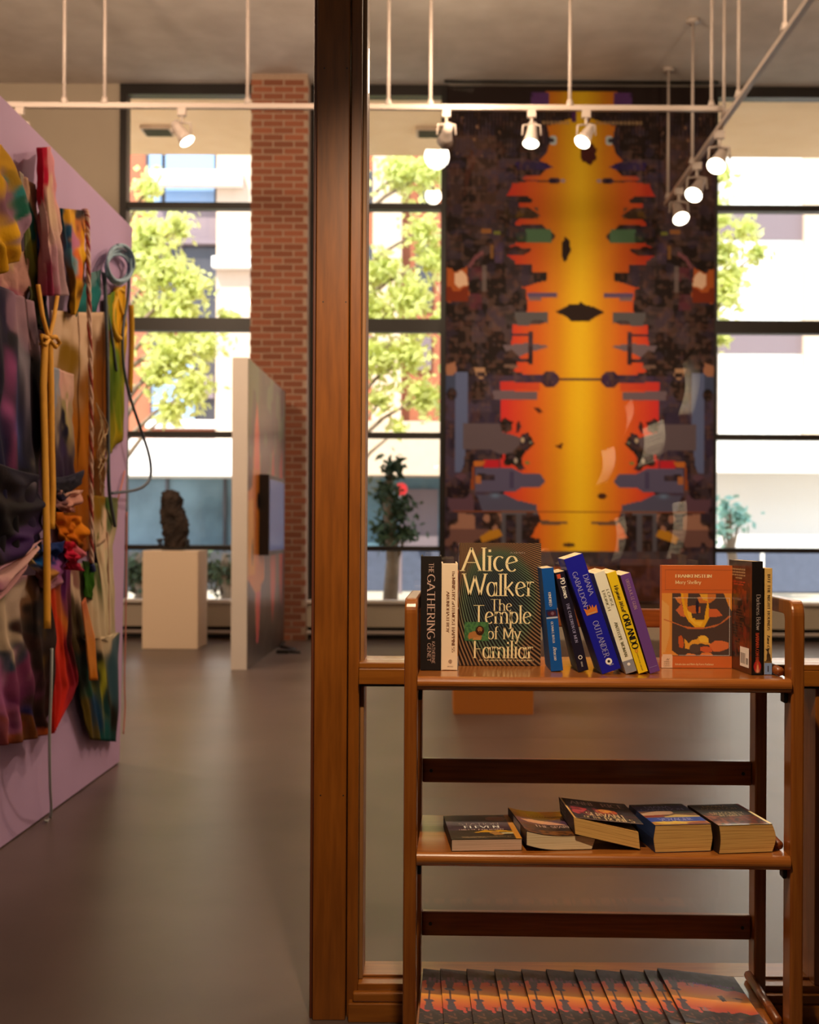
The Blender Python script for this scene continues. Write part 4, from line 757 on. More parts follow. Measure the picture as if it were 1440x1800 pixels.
k8.t('author_lettering', I['dark'], 'spine', 'Virginia Woolf', -.0035, .188, .0075, .058, down=True, slant=.45, thick=.14); k8.t('title_lettering', I['black'], 'spine', 'ORLANDO', -.006, .124, .0128, .073, down=True, thick=.2, thin=.08, serif=False, track=.0)
k8.disc('publisher_mark', I['orange'], 'spine', 0, .046, .0034, ring=.0014); k8.t('small_lettering', I['dark'], 'spine', 'A HARVEST BOOK - HARCOURT', -.0015, .041, .0026, .037, down=True, serif=False)
pu = cover('purple_card', '#6a4288'); k9 = Book(.021, .209, .15, pu, 'page', 'purple paperback, rightmost of the leaning books on the top shelf')
lean_at(k9, 1143, 1183, 17.2, 2.43)
k9.t('author_lettering', I['pink'], 'spine', 'URSULA K. LE GUIN', -.003, .198, .0062, .064, down=True, thick=.08); k9.quad('spine_foot', I['lilac'], 'spine', -.008, .008, .012, .0124)
MB().add([k9.back(0, 0), k9.back(k9.D, 0), k9.back(k9.D, k9.H), k9.back(0, k9.H)], [(0, 1, 2, 3)]).build('maroon_back', cover('maroon_card', '#4a1834'), k9.r, fix=False)
# 10 Frankenstein
orc = cover('orange_card', '#c8622c', .4); b = Book(.022, .218, .1495, orc, 'page', 'orange paperback facing forward with yellow bone shapes pictured on its cover')
x, y = at(1162, 2.545, True); b.stand(x, 2.55, z1, face=True)
W_, H_ = 119, 178.5
fc = Cv(0, 0, W_, H_, 1.0, '#c8622c')   # drawn in crop pixels /9 (origin 1162, 992.5)
fc.rect(0, 49, 18, 167, '#d88c3c'); fc.poly([(0, 60), (12, 70), (14, 120), (4, 160), (0, 160)], '#dca058'); fc.rect(18, 49, W_, 157, '#4c3a34'); fc.rect(0, 155, 18, 178.5, '#e8c0a0'); fc.poly([(0, 160), (3, 152), (18, 148), (30, 157), (18, 157), (18, 155), (0, 155)], '#dc8c3c')
fc.poly([(22, 56), (33, 54), (34, 66), (32, 68), (27, 64)], '#d07838'); fc.poly([(24, 78), (34, 66), (40, 90), (32, 88)], '#c8683c'); fc.poly([(34, 49), (45, 49), (43, 66), (44, 78), (38, 80), (34, 64)], '#d88828')
fc.poly([(43, 72), (55, 69), (66, 72), (66, 82), (54, 84), (46, 80)], '#b8602c'); fc.ell(60, 72, 3, 12, '#2a2030'); fc.poly([(60, 56), (78, 50), (92, 49), (91, 58), (82, 65), (64, 66)], '#c87030'); fc.poly([(64, 50), (78, 49), (78, 62), (70, 60)], '#e0a030')
fc.poly([(32, 49), (36, 49), (39, 68), (46, 80), (50, 92), (56, 91), (58, 95), (72, 94), (74, 80), (78, 60), (79, 66), (81, 80), (80, 92), (72, 108), (64, 110), (56, 107), (46, 98), (38, 85)], '#e0a020'); fc.poly([(42, 78), (50, 82), (52, 92), (58, 98), (70, 98), (66, 106), (56, 102), (46, 92)], '#ecb83a')
fc.poly([(80, 76), (94, 76), (103, 87), (94, 89), (80, 90)], '#c86034'); fc.poly([(105, 49), (119, 49), (119, 80), (113, 70)], '#d88a34')
fc.poly([(4, 93), (16, 97), (36, 105), (56, 108), (76, 107), (98, 101), (113, 88), (119, 87), (104, 99), (90, 107), (66, 111), (44, 110), (22, 101), (4, 95)], '#c06838')
fc.poly([(29, 124), (33, 121), (36, 126), (38, 138), (36, 144), (30, 142), (29, 136)], '#c05828'); fc.poly([(38, 126), (42, 130), (46, 136), (52, 130), (60, 128), (66, 122), (74, 122), (79, 126), (80, 134), (86, 138), (76, 138), (66, 135), (54, 140), (48, 146), (40, 144)], '#dc9a34'); fc.poly([(62, 124), (74, 122), (78, 126), (80, 134), (66, 134)], '#e8b43c')
fc.poly([(80, 138), (90, 131), (104, 131), (114, 134), (113, 144), (100, 149), (88, 150)], '#d06a38'); fc.poly([(66, 142), (74, 140), (84, 142), (86, 150), (76, 152), (66, 148)], '#c85c34'); fc.ell(56, 144, 9, 8, '#57443c'); fc.poly([(40, 157), (44, 152), (56, 154), (60, 157)], '#d87c3c'); fc.poly([(64, 157), (68, 152), (84, 152), (88, 157)], '#d87c3c')
b.art('cover_picture', fc, PM, 'front', 0, b.D, 0, b.H, e=-.0003)
fx = lambda p: (p-12)/9/795+.0; fz = lambda p: b.H-(p-12)/9/812+.0
fs_ = b.D/1072.0; fx = lambda p: (p-98)*fs_; fz = lambda p: b.H-(p-112)*fs_
for a0, a1, z0_, z1_, m in ((148, 1165, 180, 183, 'brown'), (148, 1165, 483, 486, 'brown'), (148, 151, 180, 486, 'brown'), (265, 1135, 606, 610, 'white'), (1130, 1134, 606, 1485, 'white'), (360, 1134, 1481, 1485, 'white')): b.quad('frame_line', I[m], 'front', fx(a0), fx(a1), fz(z1_), fz(z0_))
b.t('title_lettering', I['cream'], 'front', 'FRANKENSTEIN', fx(302), fz(298), 46*fs_, 556*fs_, thick=.2); b.t('author_lettering', I['cream'], 'front', 'Mary Shelley', fx(302), fz(394), 50*fs_, 390*fs_, thick=.14); b.t('small_lettering', I['cream'], 'front', 'Introduction and Notes by Karen Karbiener', fx(305), fz(1632), 28*fs_, 590*fs_, thick=.14)
for i, w_ in enumerate(('BARNES', '& NOBLE', 'CLASSICS')): b.t('publisher_lettering', I['brown'], 'front', w_, fx(182), fz(1592+i*30), 18*fs_, 95*fs_, align='c')
b.t('publisher_lettering', I['brown'], 'front', 'N', fx(184), fz(1562), 28*fs_, 40*fs_, align='c', slant=.4)
# 11 Darkness Below
dk = cover('black_card', '#16100e', .4); b = Book(.0225, .230, .145, dk, 'page', 'black paperback with a barcode on its back, standing right of the orange cover', n=(1, 1, 1))
x, y = at(1330.5, 2.42, True); b.stand(x, 2.418, z1, rz=.075)
bcv = Cv(0, 0, 145, 230, 2, '#241510'); bcv.blot(0, 40, 130, 200, '#5a2010', .5, 14); bcv.blot(20, 60, 110, 190, '#7a2c10', .66, 20); bcv.soft(75, 115, 22, 22, '#120c0a'); bcv.blot(0, 0, 145, 60, '#33201a', .5, 12); bcv.soft(105, 150, 20, 12, '#8a2c14', .7); bcv.rect(136, 40, 142, 200, '#6a3a14', .5); bcv.soft(12, 200, 7, 12, '#c05048', .8)
b.art('cover_picture', bcv, PM, 'back', 0, b.D, 0, b.H, e=-.0003)
for i, (wt, a0, a1, zz) in enumerate([('Christine found herself in the dark', 20, 105, 210), ('forgotten caverns that stretch for', 20, 105, 204), ('miles under the city streets and', 20, 105, 198), ('into the mountain', 45, 85, 192)]): b.t('blurb_lettering', I['gold'], 'back', wt, a0/1000, zz/1000, .0038, (a1-a0)/1000, thick=.2, thin=.1)
for i, (wt, a0, a1, zz) in enumerate([('a chilling tale of what waits', 25, 105, 184), ('beneath a quiet town', 35, 95, 179)]): b.t('blurb_lettering', I['fire'], 'back', wt, a0/1000, zz/1000, .0034, (a1-a0)/1000, thick=.2, thin=.1)
for i in range(15): b.t('blurb_lettering', I['brown'], 'back', ['the tunnels below hold a secret and', 'nobody who goes down comes back up', 'until the night the lamps went out'][i % 3], .012, .134-i*.0056, .003, .086 if i % 5 else .05, thick=.2, thin=.1)
b.t('blurb_lettering', I['silver'], 'back', 'PRAISE FOR THE NOVEL', .02, .147, .004, .06)
b.quad('barcode_label', I['white'], 'back', .075, .130, .012, .052, e=.0001)
for i in range(11): b.quad('barcode_bar', I['dark'], 'back', .080+i*.0026, .080+i*.0026+(.0009, .0016, .0006)[i % 3], .018, .040, e=.0003)
for i in range(5): b.quad('barcode_bar', I['dark'], 'back', .113+i*.0026, .1145+i*.0026, .018, .031, e=.0003)
b.t('title_lettering', I['silver'], 'spine', 'Darkness Below', -.002, .163, .0085, .072, down=True, thick=.14, serif=False, track=.02); b.t('author_lettering', I['fire'], 'spine', 'BARBARA COTTRELL', -.003, .085, .0066, .066, down=True, thick=.2, track=.02)
kk = Cv(0, 0, 15, 24, .7, '#16100e'); kk.ell(7.5, 12, 7, 11, '#b02424'); kk.soft(8, 14, 1.6, 8, '#f0b070'); kk.soft(8, 20, 3, 4, '#e8a080'); b.art('spine_picture', kk, PM, 'spine', -.0075, .0085, .004, .03); b.quad('red_line', I['fire'], 'spine', 0, .0006, .03, .045)
# 12 tan thin paperback
tn = cover('tan_card', '#d4ac62', .5); b = Book(.0155, .216, .14, tn, 'page', 'thin tan paperback with a blue foot, rightmost on the top shelf')
x, y = at(1347.5, 1184); b.stand(x+.0045, 2.425, z1, rz=.02)
b.t('title_lettering', I['dark'], 'spine', 'BUT THE NIGHT HOUNDS', -.002, .204, .0052, .114, down=True, thick=.15, track=.15); b.t('author_lettering', I['dark'], 'spine', 'Tara Owen', -.002, .082, .005, .045, down=True, slant=.3, thick=.2)
tcv = Cv(0, 0, 15, 30, .7, '#c8a460'); tcv.blob([(2, 3), (8, 2), (8, 8), (12, 16), (13, 28), (3, 30), (4, 18), (6, 8)], '#4a3418', .8); tcv.rect(0, 26, 15, 30, '#6a5028')
b.art('spine_picture', tcv, PM2, 'spine', -.0077, .0077, .0235, .055); b.quad('blue_foot', ink('ink_sky', '#7a94c0'), 'spine', -.0077, .0077, .0005, .0235, e=-.0001); b.quad('publisher_mark', I['dark'], 'spine', -.001, .001, .006, .018, e=.0002)
# ---- middle shelf: books lying flat
z2 = SZ[1]+.0008
def flatx(u, Yv=2.375): return (u-U0+ROLL*(1490-V0))/F*Yv
# Station Eleven
b = Book(.0235, .200, .1415, cover('charcoal_card', '#2a2622', .4), 'page_pink', 'thin dark paperback lying flat with a yellow cover edge, leftmost on the middle shelf', n=(1, 6, 1))
b.lie(flatx(794), 2.378, z2, rz=.075)
cvv = Cv(0, 0, 141, 200, 2.5, '#2a241f'); cvv.rect(0, 60, 141, 130, '#3c2c36'); cvv.blot(0, 50, 141, 130, '#4a3640', .5, 8); cvv.rect(0, 130, 141, 200, '#3a3020'); cvv.ell(107, 34, 22, 20, '#8a6a58'); cvv.rect(129, 0, 141, 200, '#b87828'); cvv.rect(129, 60, 141, 200, '#d8902c')
cvv.blob([(50, 148), (75, 128), (90, 136), (105, 128), (129, 140), (129, 148), (105, 142), (95, 150), (75, 146)], '#d8a020', 1.5); cvv.blob([(82, 148), (92, 134), (102, 148), (110, 166), (90, 172)], '#a87838', 1.5); cvv.poly([(104, 150), (129, 152), (129, 158), (108, 160)], '#e8d8a0')
b.art('cover_picture', cvv, PM, 'front', 0, b.D, 0, b.H, e=-.0003)
b.t('title_lettering', I['silver'], 'front', 'STATION', .025, .113, .017, .085, thick=.1); b.t('title_lettering', I['white'], 'front', 'ELEVEN', .034, .088, .018, .074, thick=.17); b.t('author_lettering', I['pink'], 'front', 'EMILY ST. JOHN MANDEL', .022, .071, .009, .094, thick=.15)
b.t('small_lettering', I['gold'], 'front', 'Deeply melancholy but beautifully written and', .022, .016, .005, .1); b.t('small_lettering', I['gold'], 'front', 'wonderfully elegiac', .022, .009, .005, .05); b.t('small_lettering', I['fire'], 'front', 'FINALIST', .107, .162, .006, .028, align='c')
# The Sparrow: page block sags in a curve
def sp_w(x, y, z):
    return (x+.012*max(0, 1-y/.075)**2, y+.010*(x/.028)*1.0*(1 if y > .06 else y/.06), z)
b = Book(.0285, .205, .139, cover('sparrow_card', '#33262c', .35), 'page', 'curled paperback lying partly under its tilted neighbour on the middle shelf', n=(4, 14, 1), warp=sp_w)
b.lie(flatx(926), 2.382, z2, rz=.12)
cvv = Cv(0, 0, 139, 205, 2.5, '#4a3230'); cvv.rect(0, 0, 139, 80, '#7a4a20'); cvv.blot(0, 0, 139, 70, '#5c3c1a', .5, 8); cvv.rect(0, 70, 139, 120, '#5a4058'); cvv.poly([(8, 92), (30, 78), (70, 92), (100, 120), (60, 116), (20, 105)], '#e0a888'); cvv.rect(0, 125, 139, 170, '#2a2424'); cvv.blot(0, 125, 139, 180, '#46362e', .5, 16); cvv.rect(0, 170, 139, 205, '#7a4a20'); cvv.blot(0, 165, 139, 205, '#382018', .5, 22)
b.art('cover_picture', cvv, PM, 'front', 0, b.D, 0, b.H, e=-.0003)
b.t('author_lettering', I['gold'], 'front', 'MARY DORIA RUSSELL', .03, .15, .012, .09, thick=.1); b.t('title_lettering', I['pink'], 'front', 'THE SPARROW', .028, .062, .017, .1, thick=.12)
b.quad('spine_stripe', I['grey'], 'spine', -.012, .012, .06, .14)
# Voyager
def pg_w(T, D): return lambda x, y, z: (x, y+.004*math.cos(math.pi*x/T)*(1 if y > D*.5 else -1)*(1-abs(x/T)), z)
b = Book(.0545, .178, .1155, cover('voyager_card', '#1c2c50', .3), 'page_old', 'thick paperback lying flat with blue bands across its cover, on the middle shelf', n=(8, 6, 1), warp=pg_w(.0545, .1155))
b.lie(flatx(1152), 2.376, z2, rz=.13)
cvv = Cv(0, 0, 115, 178, 2.2, '#1c2c6a'); cvv.rect(0, 0, 115, 18, '#20242c'); cvv.rect(0, 62, 115, 120, '#6a4a34'); cvv.poly([(0, 80), (40, 62), (80, 66), (60, 92), (20, 98), (0, 98)], '#c8a080'); cvv.rect(70, 64, 115, 84, '#3a3c30'); cvv.poly([(0, 100), (45, 94), (40, 114), (0, 116)], '#8a3020'); cvv.poly([(40, 112), (70, 94), (115, 110), (115, 120), (40, 120)], '#d8b868'); cvv.rect(0, 118, 115, 152, '#2044a8'); cvv.rect(0, 152, 115, 178, '#c88c38'); cvv.blob([(5, 152), (50, 150), (80, 156), (70, 170), (20, 172)], '#e8c050', 2); cvv.poly([(70, 165), (110, 152), (115, 178), (70, 178)], '#9a4c24')
b.art('cover_picture', cvv, PM, 'front', 0, b.D, 0, b.H, e=-.0003)
b.t('author_lettering', I['lilac'], 'front', 'DIANA', .024, .142, .016, .055, thick=.12); b.t('author_lettering', I['lilac'], 'front', 'GABALDON', .010, .12, .016, .092, thick=.12); b.t('title_lettering', I['lilac'], 'front', 'VOYAGER', .022, .032, .021, .068, thick=.12)
# rightmost thick one
b = Book(.0560, .178, .113, cover('brown_card', '#2a1a14', .3), 'page_old', 'thick brown paperback with red page tops lying flat, rightmost on the middle shelf', n=(8, 6, 1), warp=lambda x, y, z: (x, y+.008*(math.cos(math.pi*x/.056)-.2)*(1 if y > .05 else .4), z))
b.lie(flatx(1263), 2.37, z2, rz=.14)
cvv = Cv(0, 0, 107, 178, 2.2, '#2c2018'); cvv.blot(0, 0, 107, 60, '#4a3820', .5, 20); cvv.rect(0, 60, 107, 70, '#16100c'); cvv.blot(0, 100, 107, 178, '#8a4428', .45, 26); cvv.blot(0, 110, 107, 178, '#5a1c12', .55, 30); cvv.rect(0, 172, 107, 178, '#a88850'); cvv.blot(0, 80, 30, 178, '#a05830', .55, 24)
b.art('cover_picture', cvv, PM, 'front', 0, .107, 0, b.H, e=-.0003); b.quad('foil_edge', I['cream'], 'front', .107, .113, 0, .11); b.quad('foil_edge', ink('ink_crimson', '#8a2430'), 'front', .107, .113, .11, .178)
b.t('author_lettering', I['gold'], 'front', 'DIANA', .025, .152, .013, .055); b.t('author_lettering', I['gold'], 'front', 'GABALDON', .016, .132, .013, .078); b.t('title_lettering', I['cream'], 'front', 'DRAGONFLY', .02, .086, .022, .072, thick=.08); b.t('title_lettering', I['cream'], 'front', 'IN AMBER', .032, .072, .011, .05)
# Servant of the Bones: tilted on The Sparrow, cover springing open
lift = lambda x, y, z: (x+(.021*(y/.105) if x > 0 else 0), y, z)
cwp = lambda x, y, z: (x+.0225*(y/.1135)**1.1+.001, y, z)
b = Book(.0335, .178, .1365, cover('servant_card', '#2a1214', .3), 'page_old', 'tilted dark red paperback resting on its neighbour, cover springing up, middle shelf', n=(6, 8, 1), warp=lambda x, y, z: (x, y+.012*(x/.0335)*(-1), z), cwarp=lambda x, y, z: (x+.017*(y/.1365)**1.2, y*(1 if y < .01 else 1), z))
b.lie(flatx(1007)+.004, 2.388, z2+.0335, rz=.06, roll=math.radians(13.5))
cvv = Cv(0, 0, 136, 178, 2.2, '#26100f'); cvv.rect(0, 0, 136, 45, '#3a1618'); cvv.rect(0, 8, 136, 34, '#1a0c0e'); cvv.poly([(5, 72), (40, 82), (30, 110), (12, 140), (4, 130)], '#b8303a'); cvv.blot(0, 60, 60, 140, '#7a1c28', .5, 18); cvv.ell(78, 95, 22, 22, '#c8541c'); cvv.ell(76, 90, 16, 12, '#e89c34'); cvv.blot(58, 76, 98, 116, '#8a2a10', .6, 30); cvv.rect(60, 120, 136, 126, '#6a2028', .7); cvv.rect(0, 174, 136, 178, '#c8a898', .8)
b.art('cover_picture', cvv, PM, 'front', 0, b.D, 0, b.H, e=-.0003)
b.t('author_lettering', I['pink'], 'front', 'ANNE', .012, .128, .03, .054, thick=.16); b.t('author_lettering', I['pink'], 'front', 'RICE', .078, .128, .03, .048, thick=.16); b.t('title_lettering', I['gold'], 'front', 'SERVANT', .03, .036, .028, .08, thick=.18); b.t('title_lettering', I['gold'], 'front', 'OF THE', .02, .013, .014, .036, thick=.16); b.t('title_lettering', I['gold'], 'front', 'BONES', .062, .006, .025, .06, thick=.18)
for i in range(3): b.t('spine_lettering', I['silver'], 'spine', 'ANNE RICE'[:9-i], -.008+.008*i, .16, .005, .07, down=True)
# ---- bottom shelf: fan of orange mural books
z3 = SZ[2]+.0008; mg = cover('mural_card', '#3a2a28', .4)
mc = Cv(0, 0, 170, 235, 2, '#352a2c'); mc.a = np.ones(mc.a.shape)*np.array(lin('#352a2c'))
yy = mc.Y; g_ = np.zeros(mc.a.shape)
for k in range(3): g_[..., k] = np.interp(np.abs(yy-118), [0, 20, 45, 80], [lin(h)[k] for h in ('#e89a24', '#dc7a28', '#c8522c', '#c83c44')])
sk = Cv(0, 0, 170, 235, 2, '#000000'); sk.poly([(0, 60), (14, 50), (30, 62), (45, 48), (60, 60), (80, 56), (95, 62), (110, 66), (130, 78), (150, 70), (170, 80), (170, 165), (150, 176), (130, 168), (110, 180), (95, 176), (80, 182), (60, 176), (45, 190), (30, 176), (14, 190), (0, 178)], '#ffffff'); mm_ = sk.a[..., :1]; mc.a = mc.a*(1-mm_)+g_*mm_
mc.blot(0, 0, 170, 55, '#463a44', .5, 20); mc.blot(0, 180, 170, 235, '#2c2220', .5, 26); mc.blot(0, 195, 170, 235, '#6a4438', .72, 40)
for s in (-1, 1):
    c0 = 118; mc.poly([(12, c0+s*26), (22, c0+s*26), (30, c0+s*66), (8, c0+s*66)], '#4a404c'); mc.ell(17, c0+s*24, 11, 6, '#453a50'); mc.rect(44, c0+s*48-1.5, 70, c0+s*48+1.5, '#4a2c2c'); mc.rect(47, min(c0+s*48, c0+s*62), 50, max(c0+s*48, c0+s*62), '#4a2c2c'); mc.poly([(52, c0+s*62), (58, c0+s*40), (66, c0+s*62)], '#9a6a6c'); mc.poly([(100, c0+s*66), (104, c0+s*50), (112, c0+s*70)], '#4a4440'); mc.poly([(130, c0+s*66), (140, c0+s*52), (150, c0+s*64)], '#3a4034')
mc.rect(16, 96, 18, 140, '#4a2424'); mc.blob([(100, 108), (112, 100), (116, 124), (106, 128)], '#3c2420', 1.5); mc.poly([(134, 108), (146, 104), (158, 109), (146, 112)], '#4a2010')
proto = Book(.0058, .29, .17, mg, 'page', 'x', n=(1, 1, 1), name='mural_book'); proto.art('cover_picture', mc, PM2, 'front', 0, .17, 0, .29, e=-.0003)
proto.t('title_lettering', ink('ink_plum', '#6a3c58'), 'front', 'the', .012, .218, .026, .045, thick=.2, serif=False); proto.t('title_lettering', I['purple'], 'front', 'Neighborhood', .062, .212, .014, .09, thick=.16, serif=False, slant=.1)
us = [736, 785, 837, 892, 945, 994, 1049, 1092, 1136, 1183, 1207]
ords = ['leftmost', 'second', 'third', 'fourth', 'fifth', 'sixth', 'seventh', 'eighth', 'ninth', 'tenth']
tilt = math.radians(6.5); Ym = 2.346
for i, u in enumerate(us):
    if i == 0: r_ = proto.r; kids = None
    else:
        r_ = proto.r.copy(); C.objects.link(r_)
        for ch in proto.r.children: c2 = ch.copy(); C.objects.link(c2); c2.parent = r_
    x = (u-U0)/F*Ym+(.005 if i == 0 else 0); tl = tilt; T = .0058; w_ = .17
    if i == 0: zc = z3+math.sin(tl)*w_
    elif i == 10: zc = z3+math.sin(tl)*w_+.0035; x += .003
    else: zc = z3+math.sin(tl)*w_
    m_ = Matrix(((0, 1, 0), (0, 0, 1), (1, 0, 0))).to_4x4()
    r_.matrix_world = Matrix.Translation((x, Ym, zc+T/2+.001)) @ Matrix.Rotation(-.02 if i == 0 else (.022 if i < 8 else .006), 4, 'Z') @ Matrix.Rotation(tl, 4, 'Y') @ m_
    r_['category'] = 'book'; r_['group'] = 'orange mural books fanned on the bottom shelf'
    r_['label'] = ('orange and dark city mural book fanned on the bottom shelf, %s' % (ords[i]+(' from the left' if i else ''))) if i < 10 else 'orange mural book lying fully uncovered on top, rightmost of the bottom shelf fan'
# ------------------------------------------------------------------ textiles on the lilac wall
def WP(u, v, p):
    X = xw+p; Y = 5.0
    for _ in range(3):
        du = (u-U0)+ROLL*(v-V0); Y = min(F*abs(X)/max(-du, 200), 7.0)
    b = (v-V0)-ROLL*(u-U0)
    return np.array([X, Y, H-b/F*Y])
M['cloth'] = paint_mat('dyed_cotton', .9, .04, sheen=.0, bump=.15); M['velvet'] = paint_mat('dyed_velvet', .75, .08, sheen=.0, bump=.1)
def rs(pts, n):
    pts = np.array(pts, float); d = np.r_[0, np.cumsum(np.hypot(*np.diff(pts[:, :2], axis=0).T))]; s = np.linspace(0, d[-1], n)
    return np.stack([np.interp(s, d, pts[:, k]) for k in range(3)], 1)
def drape(name, label, L, R, seeds, cat='textile', folds=(3, .012), sw=(0, 0), sag=0, over=(), streak=None, bulge=.0, n=(56, 36), m='cloth', power=5.0, seed=1, warp=.12):
    L = rs(L, n[0]); R = rs(R, n[0]); pts = np.zeros((n[0], n[1], 3)); S, T = np.meshgrid(np.linspace(0, 1, n[0]), np.linspace(0, 1, n[1]), indexing='ij')
    nz = vnoise(n[0], n[1], 9, seed)-.5; nz2 = vnoise(n[0], n[1], 9, seed+5)-.5; nf = vnoise(n[0], n[1], 5, seed+8)-.5
    for i in range(n[0]):
        for j in range(n[1]):
            t = T[i, j]; q_ = L[i]*(1-t)+R[i]*t; p = q_[2]+bulge*math.sin(math.pi*t)
            pts[i, j] = WP(q_[0], q_[1]+sag*math.sin(math.pi*t)*(.3+.7*S[i, j]), max(p, .015))
    f = folds[1]*np.sin(2*math.pi*(folds[0]*T+.25*np.sin(5*S)+nf*.8))*(.5+.5*S)+(sw[1]*np.sin(2*math.pi*(sw[0]*S+.4*(T-.5)**2*4+nf*.5)) if sw[0] else 0)
    pts[..., 0] = np.maximum(pts[..., 0]+f*.55, xw+.006)
    wsum = 0; col = 0
    for (s, t, h) in seeds:
        d = ((S+nz*warp*2-s)**2*1.4+(T+nz2*warp*2-t)**2)**.5+.015; wt = d**-power; wsum = wsum+wt; col = col+wt[..., None]*np.array(lin(h))
    col = col/wsum[..., None]
    sn = vnoise(n[0]*4, n[1], 26, seed+11)[:n[0]]
    for (s, t, rs_, rt_, h, a_) in over:
        g_ = np.exp(-((S-s+nz*.08)/rs_)**2-((T-t+nz2*.05)/rt_)**2)*np.clip((sn-.35)*4, 0, 1)*a_; col = col*(1-g_[..., None])+g_[..., None]*np.array(lin(h))
    return grid_obj(name, pts, col, M[m], thick=.003, label=label, cat=cat)
def cord(name, label, pts, r, m, cat='cord', n=8, sub=6, col=None):
    w_ = [Vector(WP(*p)) for p in pts]; out = []
    for i in range(len(w_)-1):
        a, b, c_, d = w_[max(i-1, 0)], w_[i], w_[i+1], w_[min(i+2, len(w_)-1)]
        for k in range(sub):
            t = k/sub; out.append(.5*((2*b)+(c_-a)*t+(2*a-5*b+4*c_-d)*t*t+(3*b-a-3*c_+d)*t**3))
    out.append(w_[-1]); return MB().tube(out, r, n).build(name, m, smooth=True, label=label, cat=cat)
Ye_, Or, Cr, Nv, Pu, Te, Bl, Re, Pk, Gr, Bk, Br = '#d29a1a', '#b8661a', '#cdb094', '#141028', '#4a2a66', '#1e6a6a', '#1f3f8a', '#b01a28', '#b0688a', '#5a7420', '#140c10', '#5a3412'
# far back layers
drape('ochre_cloth', 'large ochre and brown hanging cloth with a cream top hem', [(92, 545, .05), (90, 700, .05), (110, 900, .05), (120, 975, .05)], [(192, 548, .03), (190, 700, .03), (186, 820, .03), (184, 950, .03)],
      [(0, .2, Cr), (0, .8, Cr), (.04, .5, Cr), (.12, .3, '#7a5a10'), (.12, .9, Br), (.3, .7, '#7a4a0c'), (.35, .95, '#6a3a08'), (.5, .5, '#9a5a10'), (.7, .8, Br), (.7, .4, '#8a4c0c'), (.9, .8, '#5a5a20'), (1, .9, Cr), (.95, .4, '#7a3c0c'), (.5, .1, '#8a5a10')], folds=(4, .012), sag=8, seed=3)
drape('green_cloth', 'green and yellow cloth hanging beside the ochre panel near the wall edge', [(188, 520, .03), (190, 640, .04), (190, 800, .03)], [(222, 500, .02), (221, 640, .03), (219, 768, .02)],
      [(0, .5, Ye_), (.15, .3, Gr), (.25, .6, Ye_), (.45, .5, Gr), (.6, .3, '#3a5212'), (.75, .6, '#6a7c1c'), (.9, .5, '#a08c18'), (1, .5, '#6a5a12')], folds=(2, .012), seed=4)
drape('cream_tail', 'cream and green cloth tail at the foot of the ochre panel', [(155, 870, .05), (168, 960, .04), (178, 1040, .03), (178, 1160, .03)], [(206, 875, .02), (206, 925, .02), (196, 960, .02), (205, 1130, .02)],
      [(0, .3, '#7a5a14'), (.1, .6, '#3c5a2c'), (.25, .5, Cr), (.5, .5, '#c8bc9a'), (.8, .5, '#b8a888'), (1, .5, '#8c8470')], folds=(3, .01), seed=9)
drape('teal_strip', 'narrow teal cloth strip on the lilac wall behind the striped rope', [(158, 480, .02), (140, 520, .03), (124, 556, .04)], [(178, 474, .02), (176, 520, .02), (168, 560, .03)], [(0, .5, '#5a7a7c'), (.5, .5, Te), (1, .5, '#124c4c')], folds=(2, .008), n=(24, 14))
drape('blue_teal_cloth', 'blue and teal splashed cloth behind the red-topped sleeve', [(30, 300, .06), (44, 380, .06), (50, 470, .06), (54, 560, .06)], [(60, 325, .05), (72, 400, .05), (82, 500, .05), (92, 600, .05)],
      [(0, .5, '#b08c7c'), (.15, .6, '#c09a80'), (.3, .4, Te), (.4, .7, Bl), (.5, .4, '#8a8a1c'), (.6, .7, '#123a5a'), (.8, .5, Bk), (1, .5, '#161a10')], folds=(2, .02), seed=5)
drape('yellow_tiedye_hanging', 'short yellow and orange tie-dyed cloth hanging right of the red-topped sleeve', [(104, 366, .03), (110, 440, .05), (116, 500, .05), (124, 550, .05)], [(150, 370, .03), (148, 440, .06), (151, 500, .07), (130, 554, .05)],
      [(0, .3, Ye_), (0, .8, Bk), (.1, .5, Ye_), (.2, .75, Or), (.3, .3, '#1e4a6a'), (.35, .55, Pk), (.4, .85, '#e0a81c'), (.5, .4, '#5a9aa8'), (.55, .7, '#d0641c'), (.65, .9, Bk), (.7, .3, '#6a4a1c'), (.8, .6, Ye_), (.9, .3, Bk), (1, .5, '#b8901a'), (.1, .05, '#1c4450')], folds=(3, .016), bulge=.03, seed=6, m='velvet')
drape('red_topped_sleeve', 'long hanging cloth sleeve, crimson at the top and pinkish white below', [(62, 260, .06), (66, 340, .08), (72, 440, .09), (70, 520, .08)], [(90, 258, .05), (98, 350, .08), (110, 440, .1), (118, 520, .08)],
      [(0, .5, '#a01430'), (.12, .4, '#b01838'), (.25, .25, '#a01430'), (.12, .9, '#c88890'), (.35, .2, '#a81c3c'), (.42, .6, Cr), (.42, .3, '#c8a0a0'), (.6, .5, '#c8a49c'), (.8, .5, '#b88c9a'), (.95, .4, '#9a3a5c'), (1, .9, '#a88a90')], folds=(4, .02), bulge=.03, seed=7)
drape('pink_cream_cloth', 'pinkish cream cloth hanging at the left behind the yellow swag', [(-30, 460, .04), (-20, 560, .04)], [(48, 440, .05), (52, 560, .05)], [(0, .5, '#b0906c'), (.4, .7, '#b88a80'), (.7, .5, '#9a5a6c'), (1, .5, '#5a3040')], folds=(3, .02), n=(24, 24))
